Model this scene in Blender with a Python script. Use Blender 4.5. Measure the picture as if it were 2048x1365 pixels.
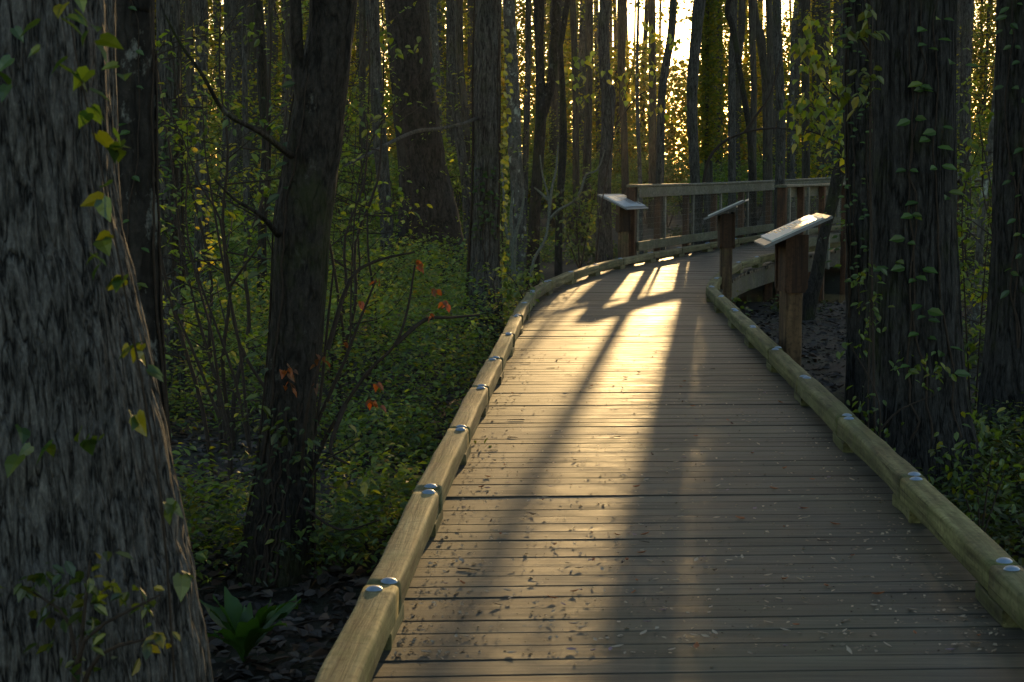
import bpy, math, random
import numpy as np
from mathutils import Vector, Matrix

R = math.radians
for o in list(bpy.data.objects):
    bpy.data.objects.remove(o)
C = bpy.context.scene.collection
scene = bpy.context.scene

# ---------------------------------------------------------------- camera
F = 3300.0            # focal length in photo pixels (2048 wide)
YH = 350.0            # photo row of the horizon
H = 1.41              # camera height above the deck
PITCH = math.atan((682.5 - YH) / F)
cam_d = bpy.data.cameras.new('camera')
cam = bpy.data.objects.new('camera', cam_d)
C.objects.link(cam)
cam.location = (0, 0, H)
cam.rotation_euler = (R(90) - PITCH, 0, 0)
cam_d.sensor_width = 36
cam_d.lens = F / 2048 * 36
cam_d.clip_start = 0.05
cam_d.clip_end = 3000
cam_d.dof.use_dof = True
cam_d.dof.focus_distance = 13.5
cam_d.dof.aperture_fstop = 14.0
scene.camera = cam

# ---------------------------------------------------------------- light
SUN_AZ, SUN_EL = R(6.6), R(6.5)
world = bpy.data.worlds.new('World')
scene.world = world
world.use_nodes = True
wn = world.node_tree.nodes
sky = wn.new('ShaderNodeTexSky')
sky.sky_type = 'NISHITA'
sky.sun_disc = False
sky.sun_elevation = SUN_EL
sky.sun_rotation = SUN_AZ
sky.air_density = 1.0
sky.dust_density = 1.0
sky.ozone_density = 1.2
bg = wn['Background']
bg.inputs['Strength'].default_value = 0.15
world.node_tree.links.new(sky.outputs[0], bg.inputs[0])

sun_d = bpy.data.lights.new('sun', 'SUN')
sun_d.energy = 2.3
sun_d.angle = R(0.5)
sun_d.color = (1.0, 0.66, 0.28)
sun = bpy.data.objects.new('sun', sun_d)
C.objects.link(sun)
sdir = Vector((math.sin(SUN_AZ) * math.cos(SUN_EL), math.cos(SUN_AZ) * math.cos(SUN_EL), math.sin(SUN_EL)))
sun.rotation_euler = (-sdir).to_track_quat('-Z', 'Y').to_euler()
sun.location = (6, 60, 30)

scene.view_settings.view_transform = 'Standard'
scene.view_settings.look = 'None'
scene.view_settings.gamma = 1.0
scene.view_settings.exposure = 1.12
scene.render.engine = 'CYCLES'
cy = scene.cycles
cy.max_bounces = 6
cy.diffuse_bounces = 3
cy.glossy_bounces = 3
cy.transmission_bounces = 4
cy.volume_bounces = 0
cy.transparent_max_bounces = 4
cy.caustics_reflective = False
cy.caustics_refractive = False
cy.use_denoising = True
cy.sample_clamp_indirect = 4.0

TAZ = math.tan(SUN_AZ)
TEL = math.tan(SUN_EL)


def in_lane(u, pad=0.0):
    """Strips (measured across the sun's direction) along which sunlight reaches the walk and two ivied trunks."""
    return ((u > -2.55 - pad) & (u < -0.12 + pad)) | ((u > -4.56 - pad) & (u < -4.1 + pad)) | ((u > 1.75 - pad * .3) & (u < 2.35 + pad * .3))


# ---------------------------------------------------------------- helpers
rng = np.random.default_rng(7)
random.seed(7)


def P(px, py, Y):
    """Point at distance Y (world y) seen at photo pixel (px, py)."""
    dx, dy = (px - 1024) / F, -(py - 682.5) / F
    c, s = math.cos(PITCH), math.sin(PITCH)
    wy = c + dy * s
    wz = -s + dy * c
    t = Y / wy
    return np.array((dx * t, Y, H + wz * t))


def unit(v):
    v = np.asarray(v, float)
    return v / (np.linalg.norm(v, axis=-1, keepdims=True) + 1e-12)


def vnoise(p, seed=0):
    p = np.asarray(p, float)
    i = np.floor(p).astype(np.int64)
    f = p - i
    f = f * f * (3 - 2 * f)

    def h(a, b, c):
        n = (a * 374761393 + b * 668265263 + c * 1274126177 + seed * 974634251) & 0xFFFFFFFF
        n = ((n ^ (n >> 13)) * 1274126177) & 0xFFFFFFFF
        n = ((n ^ (n >> 16)) * 668265263) & 0xFFFFFFFF
        return (n & 0xFFFFFF) / float(0xFFFFFF)
    x, y, z = i[..., 0], i[..., 1], i[..., 2]
    fx, fy, fz = f[..., 0], f[..., 1], f[..., 2]
    r = 0
    for dx in (0, 1):
        for dy in (0, 1):
            for dz in (0, 1):
                w = (fx if dx else 1 - fx) * (fy if dy else 1 - fy) * (fz if dz else 1 - fz)
                r = r + w * h(x + dx, y + dy, z + dz)
    return r


def fbm(p, seed=0, oct=3):
    p = np.asarray(p, float)
    a, s, r = 0.5, 0, 0
    for k in range(oct):
        r = r + a * vnoise(p * 2 ** k, seed + k)
        s += a
        a *= 0.5
    return r / s


def raw_mesh(name, V, faces_k, tint=None, smooth=False):
    """faces_k: list of int arrays, each (n, k)."""
    me = bpy.data.meshes.new(name)
    V = np.asarray(V, np.float32)
    me.vertices.add(len(V))
    me.vertices.foreach_set('co', V.ravel())
    faces_k = [np.asarray(f, np.int32) for f in faces_k if len(f)]
    nl = sum(f.size for f in faces_k)
    npoly = sum(len(f) for f in faces_k)
    me.loops.add(nl)
    me.polygons.add(npoly)
    me.loops.foreach_set('vertex_index', np.concatenate([f.ravel() for f in faces_k]))
    tot = np.concatenate([np.full(len(f), f.shape[1], np.int32) for f in faces_k])
    st = np.concatenate([[0], np.cumsum(tot)[:-1]]).astype(np.int32)
    me.polygons.foreach_set('loop_start', st)
    me.polygons.foreach_set('loop_total', tot)
    me.polygons.foreach_set('use_smooth', (tot <= 4) if smooth else np.zeros(npoly, bool))
    if tint is not None:
        a = me.attributes.new('tint', 'FLOAT_COLOR', 'POINT')
        t = np.ones((len(V), 4), np.float32)
        t[:, :3] = tint
        a.data.foreach_set('color', t.ravel())
    me.update(calc_edges=True)
    me.validate()
    return me


def link(name, me, mat, parent=None, loc=(0, 0, 0)):
    o = bpy.data.objects.new(name, me)
    C.objects.link(o)
    if mat is not None:
        me.materials.append(mat)
    o.location = loc
    if parent is not None:
        o.parent = parent
    return o


def tag(o, label=None, cat=None, group=None, kind=None):
    if label: o['label'] = label
    if cat: o['category'] = cat
    if group: o['group'] = group
    if kind: o['kind'] = kind
    return o


def thing(name, loc, label, cat, group=None, rz=0):
    o = bpy.data.objects.new(name, None)
    o.empty_display_size = 0.2
    C.objects.link(o)
    o.location = [float(v) for v in loc]
    o.rotation_euler = (0, 0, rz)
    return tag(o, label, cat, group)


def children(o):
    return [c for c in list(bpy.data.objects) if c.parent == o]


def copy_thing(src_root, kids, loc, rz=0, scale=1.0, label=None, group=None):
    r = src_root.copy()
    C.objects.link(r)
    r.location = [float(v) for v in loc]
    r.rotation_euler = (0, 0, rz)
    r.scale = (scale, scale, scale)
    if label: r['label'] = label
    if group: r['group'] = group
    for k in kids:
        c = k.copy()
        C.objects.link(c)
        c.parent = r
    return r


class MB:
    """Mesh builder: collects pieces, becomes one mesh."""
    def __init__(s):
        s.V, s.Q, s.T, s.N, s.tn = [], [], [], 0, []
        s.ng = []

    def add(s, V, quads=(), tris=(), tint=(1, 1, 1), ngons=()):
        V = np.asarray(V, float)
        if len(quads): s.Q.append(np.asarray(quads) + s.N)
        if len(tris): s.T.append(np.asarray(tris) + s.N)
        for g in ngons: s.ng.append(np.asarray([g]) + s.N)
        s.V.append(V)
        t = np.empty((len(V), 3)); t[:] = tint
        s.tn.append(t)
        s.N += len(V)

    def box(s, c, size, ax=(1, 0, 0), ay=(0, 1, 0), az=(0, 0, 1), b=0.006, tint=(1, 1, 1)):
        """Box with chamfered edges along its long (ax) direction."""
        c = np.asarray(c, float); ax, ay, az = unit(ax), unit(ay), unit(az)
        hx, hy, hz = [v / 2 for v in size]
        b = min(b, hy * .45, hz * .45)
        prof = [(-hy + b, -hz), (hy - b, -hz), (hy, -hz + b), (hy, hz - b), (hy - b, hz), (-hy + b, hz), (-hy, hz - b), (-hy, -hz + b)]
        V = []
        for x in (-hx, hx):
            for y, z in prof:
                V.append(c + ax * x + ay * y + az * z)
        q = [(i, (i + 1) % 8, 8 + (i + 1) % 8, 8 + i) for i in range(8)]
        s.add(V, q, tint=tint, ngons=[list(range(7, -1, -1)), list(range(8, 16))])

    def bar(s, p, q, w, h, up=(0, 0, 1), b=0.005, tint=(1, 1, 1)):
        p, q = np.asarray(p, float), np.asarray(q, float)
        d = q - p
        ax = unit(d)
        ay = unit(np.cross(up, ax))
        az = np.cross(ax, ay)
        s.box((p + q) / 2, (np.linalg.norm(d), w, h), ax, ay, az, b, tint)

    def tube(s, pts, rad, n=8, disp=None, tint=(1, 1, 1), cap=True, sub=1):
        V, Q, cen = tube(pts, rad, n, disp, sub)
        ng = []
        if cap:
            m = len(V)
            ng = [list(range(m - n, m)), list(range(n - 1, -1, -1))]
        s.add(V, Q, tint=tint, ngons=ng)

    def build(s, name, mat, parent=None, smooth=False, loc=(0, 0, 0)):
        V = np.concatenate(s.V) - np.asarray(loc, float)
        base = V
        fs = []
        if s.Q: fs.append(np.concatenate(s.Q))
        if s.T: fs.append(np.concatenate(s.T))
        by = {}
        for g in s.ng: by.setdefault(g.shape[1], []).append(g)
        for k in by: fs.append(np.concatenate(by[k]))
        me = raw_mesh(name, base, fs, np.concatenate(s.tn), smooth)
        return link(name, me, mat, parent, loc if parent is None else (0, 0, 0))


def catmull(pts, n):
    pts = np.asarray(pts, float)
    if len(pts) == 2:
        t = np.linspace(0, 1, n)[:, None]
        return pts[0] * (1 - t) + pts[1] * t
    p = np.vstack([2 * pts[0] - pts[1], pts, 2 * pts[-1] - pts[-2]])
    m = len(pts) - 1
    t = np.linspace(0, m, n)
    i = np.minimum(t.astype(int), m - 1)
    f = (t - i)[:, None]
    a, b, c, d = p[i], p[i + 1], p[i + 2], p[i + 3]
    return 0.5 * (2 * b + (c - a) * f + (2 * a - 5 * b + 4 * c - d) * f ** 2 + (3 * b - a - 3 * c + d) * f ** 3)


def tube(pts, rad, n=8, disp=None, sub=1):
    pts = np.asarray(pts, float)
    rad = np.asarray(rad, float)
    m = (len(pts) - 1) * sub + 1
    if sub > 1:
        k = np.hstack([pts, rad[:, None]])
        k = catmull(k, m)
        pts, rad = k[:, :3], k[:, 3]
    tan = unit(np.gradient(pts, axis=0))
    ref = np.array((1.0, 0, 0)) if abs(tan[0][0]) < 0.8 else np.array((0, 1.0, 0))
    X = unit(ref - tan * (tan @ ref)[:, None])
    Yv = np.cross(tan, X)
    th = np.linspace(0, 2 * math.pi, n, endpoint=False)
    cs, sn = np.cos(th), np.sin(th)
    d = X[:, None, :] * cs[None, :, None] + Yv[:, None, :] * sn[None, :, None]
    rr = np.repeat(rad[:, None], n, 1)
    if disp is not None:
        rr = disp(rr, th, pts)
    V = (pts[:, None, :] + d * rr[..., None]).reshape(-1, 3)
    i = np.arange(m - 1)[:, None] * n
    j = np.arange(n)[None, :]
    j2 = (j + 1) % n
    Q = np.stack([i + j, i + j2, i + n + j2, i + n + j], -1).reshape(-1, 4)
    return V, Q, (pts, rad)


# leaf templates: length along x, width along y, lift along z
LEAF6 = (np.array([(0, 0, 0), (.22, .22, .05), (.6, .25, .06), (1, 0, -.1), (.6, -.25, .06), (.22, -.22, .05)]),
         [np.array([(0, 3, 2, 1), (0, 5, 4, 3)])])
LEAF4 = (np.array([(0, 0, 0), (.45, .3, .06), (1, 0, -.06), (.45, -.3, .06)]), [np.array([(0, 2, 1), (0, 3, 2)])])
HEART = (np.array([(0, 0, 0), (-.1, .22, .04), (.12, .42, .07), (.5, .34, .06), (1, 0, -.16), (.5, -.34, .06), (.12, -.42, .07), (-.1, -.22, .04), (.4, 0, -.02)]),
         [np.array([(0, 8, 2, 1), (8, 4, 3, 2), (0, 7, 6, 8), (8, 6, 5, 4)])])


def leaf_cloud(pos, axis, nrm, size, tmpl=LEAF4, width=1.0):
    """Arrays of leaves -> V (N*k,3), list of face arrays."""
    pos, axis, nrm = np.asarray(pos, float), unit(axis), np.asarray(nrm, float)
    nrm = unit(nrm - axis * np.sum(axis * nrm, -1, keepdims=True))
    side = np.cross(nrm, axis)
    size = np.broadcast_to(np.asarray(size, float), (len(pos),))[:, None, None]
    T, fs = tmpl
    T = T * np.array((1, width, 1))
    V = pos[:, None, :] + size * (axis[:, None, :] * T[None, :, :1] + side[:, None, :] * T[None, :, 1:2] + nrm[:, None, :] * T[None, :, 2:3])
    k = len(T)
    off = (np.arange(len(pos)) * k)[:, None, None]
    faces = [(f[None] + off).reshape(-1, f.shape[1]) for f in fs]
    return V.reshape(-1, 3), faces, k


def rand_dirs(n, flat=0.4):
    """Random leaf axes, mostly sideways."""
    a = rng.uniform(0, 2 * math.pi, n)
    z = rng.normal(-0.15, flat, n)
    return unit(np.stack([np.cos(a), np.sin(a), z], -1))


def rand_norm(n, spread=0.6):
    return unit(np.stack([rng.normal(0, spread, n), rng.normal(0, spread, n), np.ones(n)], -1))


def tints(n, base, var=0.35, yellow=0.15):
    b = np.array(base)[None] * rng.uniform(1 - var, 1 + var, (n, 1))
    y = rng.random((n, 1)) < yellow
    return np.where(y, b * np.array((1.9, 1.3, .8)), b)


class Leaves:
    def __init__(s):
        s.V, s.F, s.t, s.N = [], {}, [], 0

    def add(s, pos, axis, nrm, size, tint, tmpl=LEAF4, width=1.0):
        if len(pos) == 0: return
        V, faces, k = leaf_cloud(pos, axis, nrm, size, tmpl, width)
        for f in faces: s.F.setdefault(f.shape[1], []).append(f + s.N)
        t = np.broadcast_to(np.asarray(tint, float), (len(pos), 3))
        s.t.append(np.repeat(t, k, 0))
        s.V.append(V)
        s.N += len(V)

    def build(s, name, mat, parent=None, origin=(0, 0, 0)):
        V = np.concatenate(s.V) - np.asarray(origin, float)
        me = raw_mesh(name, V, [np.concatenate(v) for v in s.F.values()], np.concatenate(s.t))
        return link(name, me, mat, parent)


# ---------------------------------------------------------------- materials
def newmat(name):
    m = bpy.data.materials.new(name)
    m.use_nodes = True
    nt = m.node_tree
    for n in list(nt.nodes):
        nt.nodes.remove(n)
    out = nt.nodes.new('ShaderNodeOutputMaterial')
    return m, nt, out


def N(nt, typ, **kw):
    n = nt.nodes.new(typ)
    for k, v in kw.items():
        if hasattr(n, k):
            setattr(n, k, v)
        else:
            n.inputs[k.replace('_', ' ')].default_value = v
    return n


def L(nt, a, b):
    nt.links.new(a, b)


def ramp(nt, fac, stops):
    r = nt.nodes.new('ShaderNodeValToRGB')
    el = r.color_ramp.elements
    while len(el) < len(stops):
        el.new(0.5)
    for e, (p, c) in zip(el, stops):
        e.position = p
        e.color = (*c, 1) if len(c) == 3 else c
    L(nt, fac, r.inputs[0])
    return r.outputs[0]


def coords(nt, scale, kind='Object'):
    tc = nt.nodes.new('ShaderNodeTexCoord')
    mp = nt.nodes.new('ShaderNodeMapping')
    mp.inputs['Scale'].default_value = scale
    L(nt, tc.outputs[kind], mp.inputs[0])
    return mp.outputs[0]


def mixc(nt, fac, a, b, mode='MIX'):
    m = nt.nodes.new('ShaderNodeMix')
    m.data_type = 'RGBA'
    m.blend_type = mode
    for v, s in ((fac, 0), (a, 6), (b, 7)):
        if hasattr(v, 'links'):
            L(nt, v, m.inputs[s])
        elif s == 0:
            m.inputs[s].default_value = v
        else:
            m.inputs[s].default_value = (*v, 1)
    return m.outputs[2]


def noise(nt, vec, scale, detail=4, rough=0.6, dist=0.0):
    n = N(nt, 'ShaderNodeTexNoise')
    n.inputs['Scale'].default_value = scale
    n.inputs['Detail'].default_value = detail
    n.inputs['Roughness'].default_value = rough
    n.inputs['Distortion'].default_value = dist
    L(nt, vec, n.inputs['Vector'])
    return n.outputs[0]


def leaf_mat(name, trans=(1.5, 1.35, 0.3), amount=0.5, gloss=0.06, rough=0.4):
    m, nt, out = newmat(name)
    at = N(nt, 'ShaderNodeAttribute', attribute_name='tint')
    d = nt.nodes.new('ShaderNodeBsdfDiffuse')
    t = nt.nodes.new('ShaderNodeBsdfTranslucent')
    L(nt, at.outputs['Color'], d.inputs[0])
    L(nt, mixc(nt, 1.0, at.outputs['Color'], trans, 'MULTIPLY'), t.inputs[0])
    mx = nt.nodes.new('ShaderNodeMixShader')
    mx.inputs[0].default_value = amount
    L(nt, d.outputs[0], mx.inputs[1]); L(nt, t.outputs[0], mx.inputs[2])
    g = nt.nodes.new('ShaderNodeBsdfGlossy')
    g.inputs['Roughness'].default_value = rough
    m2 = nt.nodes.new('ShaderNodeMixShader')
    m2.inputs[0].default_value = gloss
    L(nt, mx.outputs[0], m2.inputs[1]); L(nt, g.outputs[0], m2.inputs[2])
    L(nt, m2.outputs[0], out.inputs[0])
    return m


def bark_mat(name, dark, light, sc=14.0, stretch=0.1, lichen=0.0, lichen_col=(.30, .33, .28), moss=0.0, bump=0.5):
    m, nt, out = newmat(name)
    v = coords(nt, (1, 1, stretch))
    warp = N(nt, 'ShaderNodeTexNoise'); warp.inputs['Scale'].default_value = sc * .35; warp.inputs['Detail'].default_value = 3
    L(nt, v, warp.inputs['Vector'])
    wv = N(nt, 'ShaderNodeVectorMath', operation='MULTIPLY_ADD')
    wv.inputs[1].default_value = (2.0 / sc,) * 3
    L(nt, warp.outputs['Color'], wv.inputs[0]); L(nt, v, wv.inputs[2])
    rn = noise(nt, wv.outputs[0], sc * .62, 3, 0.55, 0.0)
    m1 = N(nt, 'ShaderNodeMath', operation='SUBTRACT'); m1.inputs[1].default_value = 0.5
    L(nt, rn, m1.inputs[0])
    m2 = N(nt, 'ShaderNodeMath', operation='ABSOLUTE'); L(nt, m1.outputs[0], m2.inputs[0])
    crack = ramp(nt, m2.outputs[0], [(.006, (0, 0, 0)), (.05, (.6, .6, .6)), (.12, (1, 1, 1))])
    v2 = coords(nt, (1, 1, stretch * 2.6))
    n2 = noise(nt, v2, sc * 1.7, 6, 0.8, 0.25)
    plate = ramp(nt, n2, [(.30, [a * .5 + b * .12 for a, b in zip(dark, light)]), (.5, [(a + b) / 2 for a, b in zip(dark, light)]), (.68, light)])
    brk = noise(nt, coords(nt, (1, 1, stretch * 3)), sc * .8, 3, .6)
    cm = mixc(nt, ramp(nt, brk, [(.45, (0, 0, 0)), (.62, (.9, .9, .9))]), crack, (.75, .75, .75))
    col = mixc(nt, cm, dark, plate)  # furrow shade put into the colour, dark along the cracks
    s = N(nt, 'ShaderNodeMath', operation='MULTIPLY_ADD')
    L(nt, n2, s.inputs[0]); s.inputs[1].default_value = 0.5
    L(nt, crack, s.inputs[2])
    vo = coords(nt, (1, 1, .7))
    if lichen:
        nl = noise(nt, vo, 7.0, 5, 0.7)
        f = ramp(nt, nl, [(.62 - .1 * lichen, (0, 0, 0)), (.70 - .1 * lichen, (1, 1, 1))])
        col = mixc(nt, f, col, lichen_col)
    if moss:
        nm = noise(nt, vo, 2.2, 5, 0.7)
        f = ramp(nt, nm, [(.55 - .12 * moss, (0, 0, 0)), (.72 - .12 * moss, (.7, .7, .7))])
        col = mixc(nt, f, col, (.035, .045, .012))
    b = nt.nodes.new('ShaderNodeBsdfPrincipled')
    b.inputs['Roughness'].default_value = 0.9
    b.inputs['Specular IOR Level'].default_value = 0.2
    L(nt, col, b.inputs['Base Color'])
    bp = nt.nodes.new('ShaderNodeBump')
    bp.inputs['Strength'].default_value = bump
    bp.inputs['Distance'].default_value = 0.02
    L(nt, s.outputs[0], bp.inputs['Height'])
    L(nt, bp.outputs[0], b.inputs['Normal'])
    L(nt, b.outputs[0], out.inputs[0])
    return m


def wood_mat(name, dark, light, axis='Z', moss=0.0, moss_col=(.07, .085, .02), rough=0.7, spec=0.3, stain=None, sc=1.0, bump=0.25):
    """Sawn timber with grain along an axis of the object, tinted per piece by 'tint'."""
    m, nt, out = newmat(name)
    s = {'X': (1.2, 26, 26), 'Y': (26, 1.2, 26), 'Z': (26, 26, 1.2)}[axis]
    oi = nt.nodes.new('ShaderNodeObjectInfo')
    tc = nt.nodes.new('ShaderNodeTexCoord')
    om = N(nt, 'ShaderNodeVectorMath', operation='MULTIPLY_ADD')
    om.inputs[1].default_value = (31, 47, 23)
    L(nt, oi.outputs['Random'], om.inputs[0]); L(nt, tc.outputs['Object'], om.inputs[2])

    def co(scale):
        mp = nt.nodes.new('ShaderNodeMapping')
        mp.inputs['Scale'].default_value = scale
        L(nt, om.outputs[0], mp.inputs[0])
        return mp.outputs[0]
    v = co([a * sc for a in s])
    at = N(nt, 'ShaderNodeAttribute', attribute_name='tint')
    g = noise(nt, v, 1.0, 6, 0.65, 0.35)
    big = noise(nt, co((1, 1, 1)), 3.0, 4, 0.6)
    col = ramp(nt, g, [(.36, dark), (.5, [(a + b) / 2 for a, b in zip(dark, light)]), (.64, light)])
    col = mixc(nt, 1.0, col, at.outputs['Color'], 'MULTIPLY')
    f0 = ramp(nt, big, [(.35, (.62, .62, .62)), (.65, (1.15, 1.15, 1.15))])
    col = mixc(nt, 1.0, col, f0, 'MULTIPLY')
    chk = noise(nt, co([a * 2.6 if a > 5 else a * .7 for a in s]), 1.0, 3, 0.5, 0.1)
    fk = ramp(nt, chk, [(.655, (0, 0, 0)), (.675, (.85, .85, .85))])
    col = mixc(nt, fk, col, [d * .3 for d in dark])
    spk = noise(nt, co((1, 1, 1)), 38.0, 3, 0.6)
    col = mixc(nt, 1.0, col, ramp(nt, spk, [(.32, (.55, .55, .52)), (.5, (1, 1, 1)), (.8, (1.15, 1.15, 1.15))]), 'MULTIPLY')
    if moss:
        nm = noise(nt, co((1, 1, 1)), 4.5, 6, 0.7)
        f = ramp(nt, nm, [(.58 - .25 * moss, (0, 0, 0)), (.80 - .2 * moss, (.8, .8, .8))])
        col = mixc(nt, f, col, moss_col)
    if stain:
        nm = noise(nt, co((9, 9, .8)), 2.0, 4, 0.6)
        f = ramp(nt, nm, [(.52, (0, 0, 0)), (.64, (.8, .8, .8))])
        col = mixc(nt, f, col, stain)
    b = nt.nodes.new('ShaderNodeBsdfPrincipled')
    b.inputs['Specular IOR Level'].default_value = spec
    L(nt, col, b.inputs['Base Color'])
    rr = N(nt, 'ShaderNodeMapRange')
    rr.inputs['To Min'].default_value = rough - .12
    rr.inputs['To Max'].default_value = rough + .12
    L(nt, big, rr.inputs['Value'])
    L(nt, rr.outputs[0], b.inputs['Roughness'])
    bp = nt.nodes.new('ShaderNodeBump')
    bp.inputs['Strength'].default_value = bump * 2
    bp.inputs['Distance'].default_value = 0.006
    L(nt, g, bp.inputs['Height'])
    L(nt, bp.outputs[0], b.inputs['Normal'])
    L(nt, b.outputs[0], out.inputs[0])
    return m


def plain_mat(name, col, rough=0.5, metal=0.0, spec=0.5, vary=0.15, sc=12.0):
    m, nt, out = newmat(name)
    n = noise(nt, coords(nt, (1, 1, 1)), sc, 5, 0.65)
    c = ramp(nt, n, [(.3, [x * (1 - vary) for x in col]), (.7, [min(1, x * (1 + vary)) for x in col])])
    b = nt.nodes.new('ShaderNodeBsdfPrincipled')
    b.inputs['Roughness'].default_value = rough
    b.inputs['Metallic'].default_value = metal
    b.inputs['Specular IOR Level'].default_value = spec
    L(nt, c, b.inputs['Base Color'])
    L(nt, b.outputs[0], out.inputs[0])
    return m


def ground_mat():
    m, nt, out = newmat('leaf_mould')
    v = coords(nt, (1, 1, 1))
    n1 = noise(nt, v, 1.3, 6, 0.7)
    n2 = noise(nt, v, 22.0, 5, 0.75)
    vor = N(nt, 'ShaderNodeTexVoronoi'); vor.inputs['Scale'].default_value = 26.0
    L(nt, v, vor.inputs['Vector'])
    c = ramp(nt, n2, [(.32, (.008, .007, .007)), (.55, (.024, .021, .020)), (.75, (.055, .050, .048))])
    c2 = mixc(nt, 1.0, c, ramp(nt, vor.outputs['Color'], [(.2, (.6, .6, .6)), (.9, (1.3, 1.25, 1.2))]), 'MULTIPLY')
    c3 = mixc(nt, ramp(nt, n1, [(.42, (0, 0, 0)), (.62, (.8, .8, .8))]), c2, (.022, .028, .010))
    b = nt.nodes.new('ShaderNodeBsdfPrincipled')
    b.inputs['Roughness'].default_value = 0.8
    b.inputs['Specular IOR Level'].default_value = 0.25
    L(nt, c3, b.inputs['Base Color'])
    bp = nt.nodes.new('ShaderNodeBump'); bp.inputs['Strength'].default_value = 0.9; bp.inputs['Distance'].default_value = 0.03
    L(nt, n2, bp.inputs['Height']); L(nt, bp.outputs[0], b.inputs['Normal'])
    L(nt, b.outputs[0], out.inputs[0])
    return m


def water_mat():
    m, nt, out = newmat('creek_water')
    b = nt.nodes.new('ShaderNodeBsdfPrincipled')
    b.inputs['Base Color'].default_value = (.26, .18, .075, 1)  # muddy tan, brightened in colour for the golden light missing here
    b.inputs['Roughness'].default_value = 0.08
    n = noise(nt, coords(nt, (1, 1, 1)), 6.0, 3, 0.5)
    bp = nt.nodes.new('ShaderNodeBump'); bp.inputs['Strength'].default_value = 0.15; bp.inputs['Distance'].default_value = 0.02
    L(nt, n, bp.inputs['Height']); L(nt, bp.outputs[0], b.inputs['Normal'])
    L(nt, b.outputs[0], out.inputs[0])
    return m


def deck_mat():
    m, nt, out = newmat('weathered_decking')
    at = N(nt, 'ShaderNodeAttribute', attribute_name='tint')
    sep = N(nt, 'ShaderNodeSeparateColor')
    L(nt, at.outputs['Color'], sep.inputs[0])
    # grain: shifted per plank so that no two planks match
    tc = nt.nodes.new('ShaderNodeTexCoord')
    comb = N(nt, 'ShaderNodeCombineXYZ')
    mul = N(nt, 'ShaderNodeMath', operation='MULTIPLY'); mul.inputs[1].default_value = 37.0
    L(nt, sep.outputs[2], mul.inputs[0])
    L(nt, mul.outputs[0], comb.inputs[0]); L(nt, mul.outputs[0], comb.inputs[2])
    add = N(nt, 'ShaderNodeVectorMath', operation='ADD')
    L(nt, tc.outputs['Object'], add.inputs[0]); L(nt, comb.outputs[0], add.inputs[1])
    mp = nt.nodes.new('ShaderNodeMapping'); mp.inputs['Scale'].default_value = (1.6, 46, 46)
    L(nt, add.outputs[0], mp.inputs[0])
    g = noise(nt, mp.outputs[0], 1.0, 6, 0.7, 0.3)
    mp2 = nt.nodes.new('ShaderNodeMapping'); mp2.inputs['Scale'].default_value = (3.2, 7, 7)
    L(nt, add.outputs[0], mp2.inputs[0])
    blot = noise(nt, mp2.outputs[0], 1.0, 5, 0.7)
    col = ramp(nt, g, [(.34, (.027, .025, .020)), (.48, (.066, .061, .048)), (.68, (.122, .113, .089))])
    br = N(nt, 'ShaderNodeCombineColor')
    for i in range(3): L(nt, sep.outputs[0], br.inputs[i])
    col = mixc(nt, 1.0, col, br.outputs[0], 'MULTIPLY')
    col = mixc(nt, 1.0, col, ramp(nt, blot, [(.32, (.45, .45, .47)), (.5, (.92, .92, .92)), (.68, (1.35, 1.3, 1.2))]), 'MULTIPLY')
    big = noise(nt, coords(nt, (1, 1, 1)), 1.1, 4, 0.6)
    gm = ramp(nt, big, [(.50, (0, 0, 0)), (.72, (.45, .45, .45))])
    col = mixc(nt, gm, col, (.085, .085, .045))
    dirt_and_gap = ramp(nt, sep.outputs[1], [(0.0, (0, 0, 0)), (1.0, (.85, .85, .85))])
    col = mixc(nt, dirt_and_gap, col, (.030, .026, .020))
    b = nt.nodes.new('ShaderNodeBsdfPrincipled')
    b.inputs['Specular IOR Level'].default_value = 0.28
    L(nt, col, b.inputs['Base Color'])
    rr = N(nt, 'ShaderNodeMapRange')
    rr.inputs['From Min'].default_value = 0.3; rr.inputs['From Max'].default_value = 0.7
    rr.inputs['To Min'].default_value = 0.5; rr.inputs['To Max'].default_value = 0.72
    L(nt, blot, rr.inputs['Value']); L(nt, rr.outputs[0], b.inputs['Roughness'])
    bp = nt.nodes.new('ShaderNodeBump'); bp.inputs['Strength'].default_value = 0.6; bp.inputs['Distance'].default_value = 0.003
    L(nt, g, bp.inputs['Height']); L(nt, bp.outputs[0], b.inputs['Normal'])
    L(nt, b.outputs[0], out.inputs[0])
    return m


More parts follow.
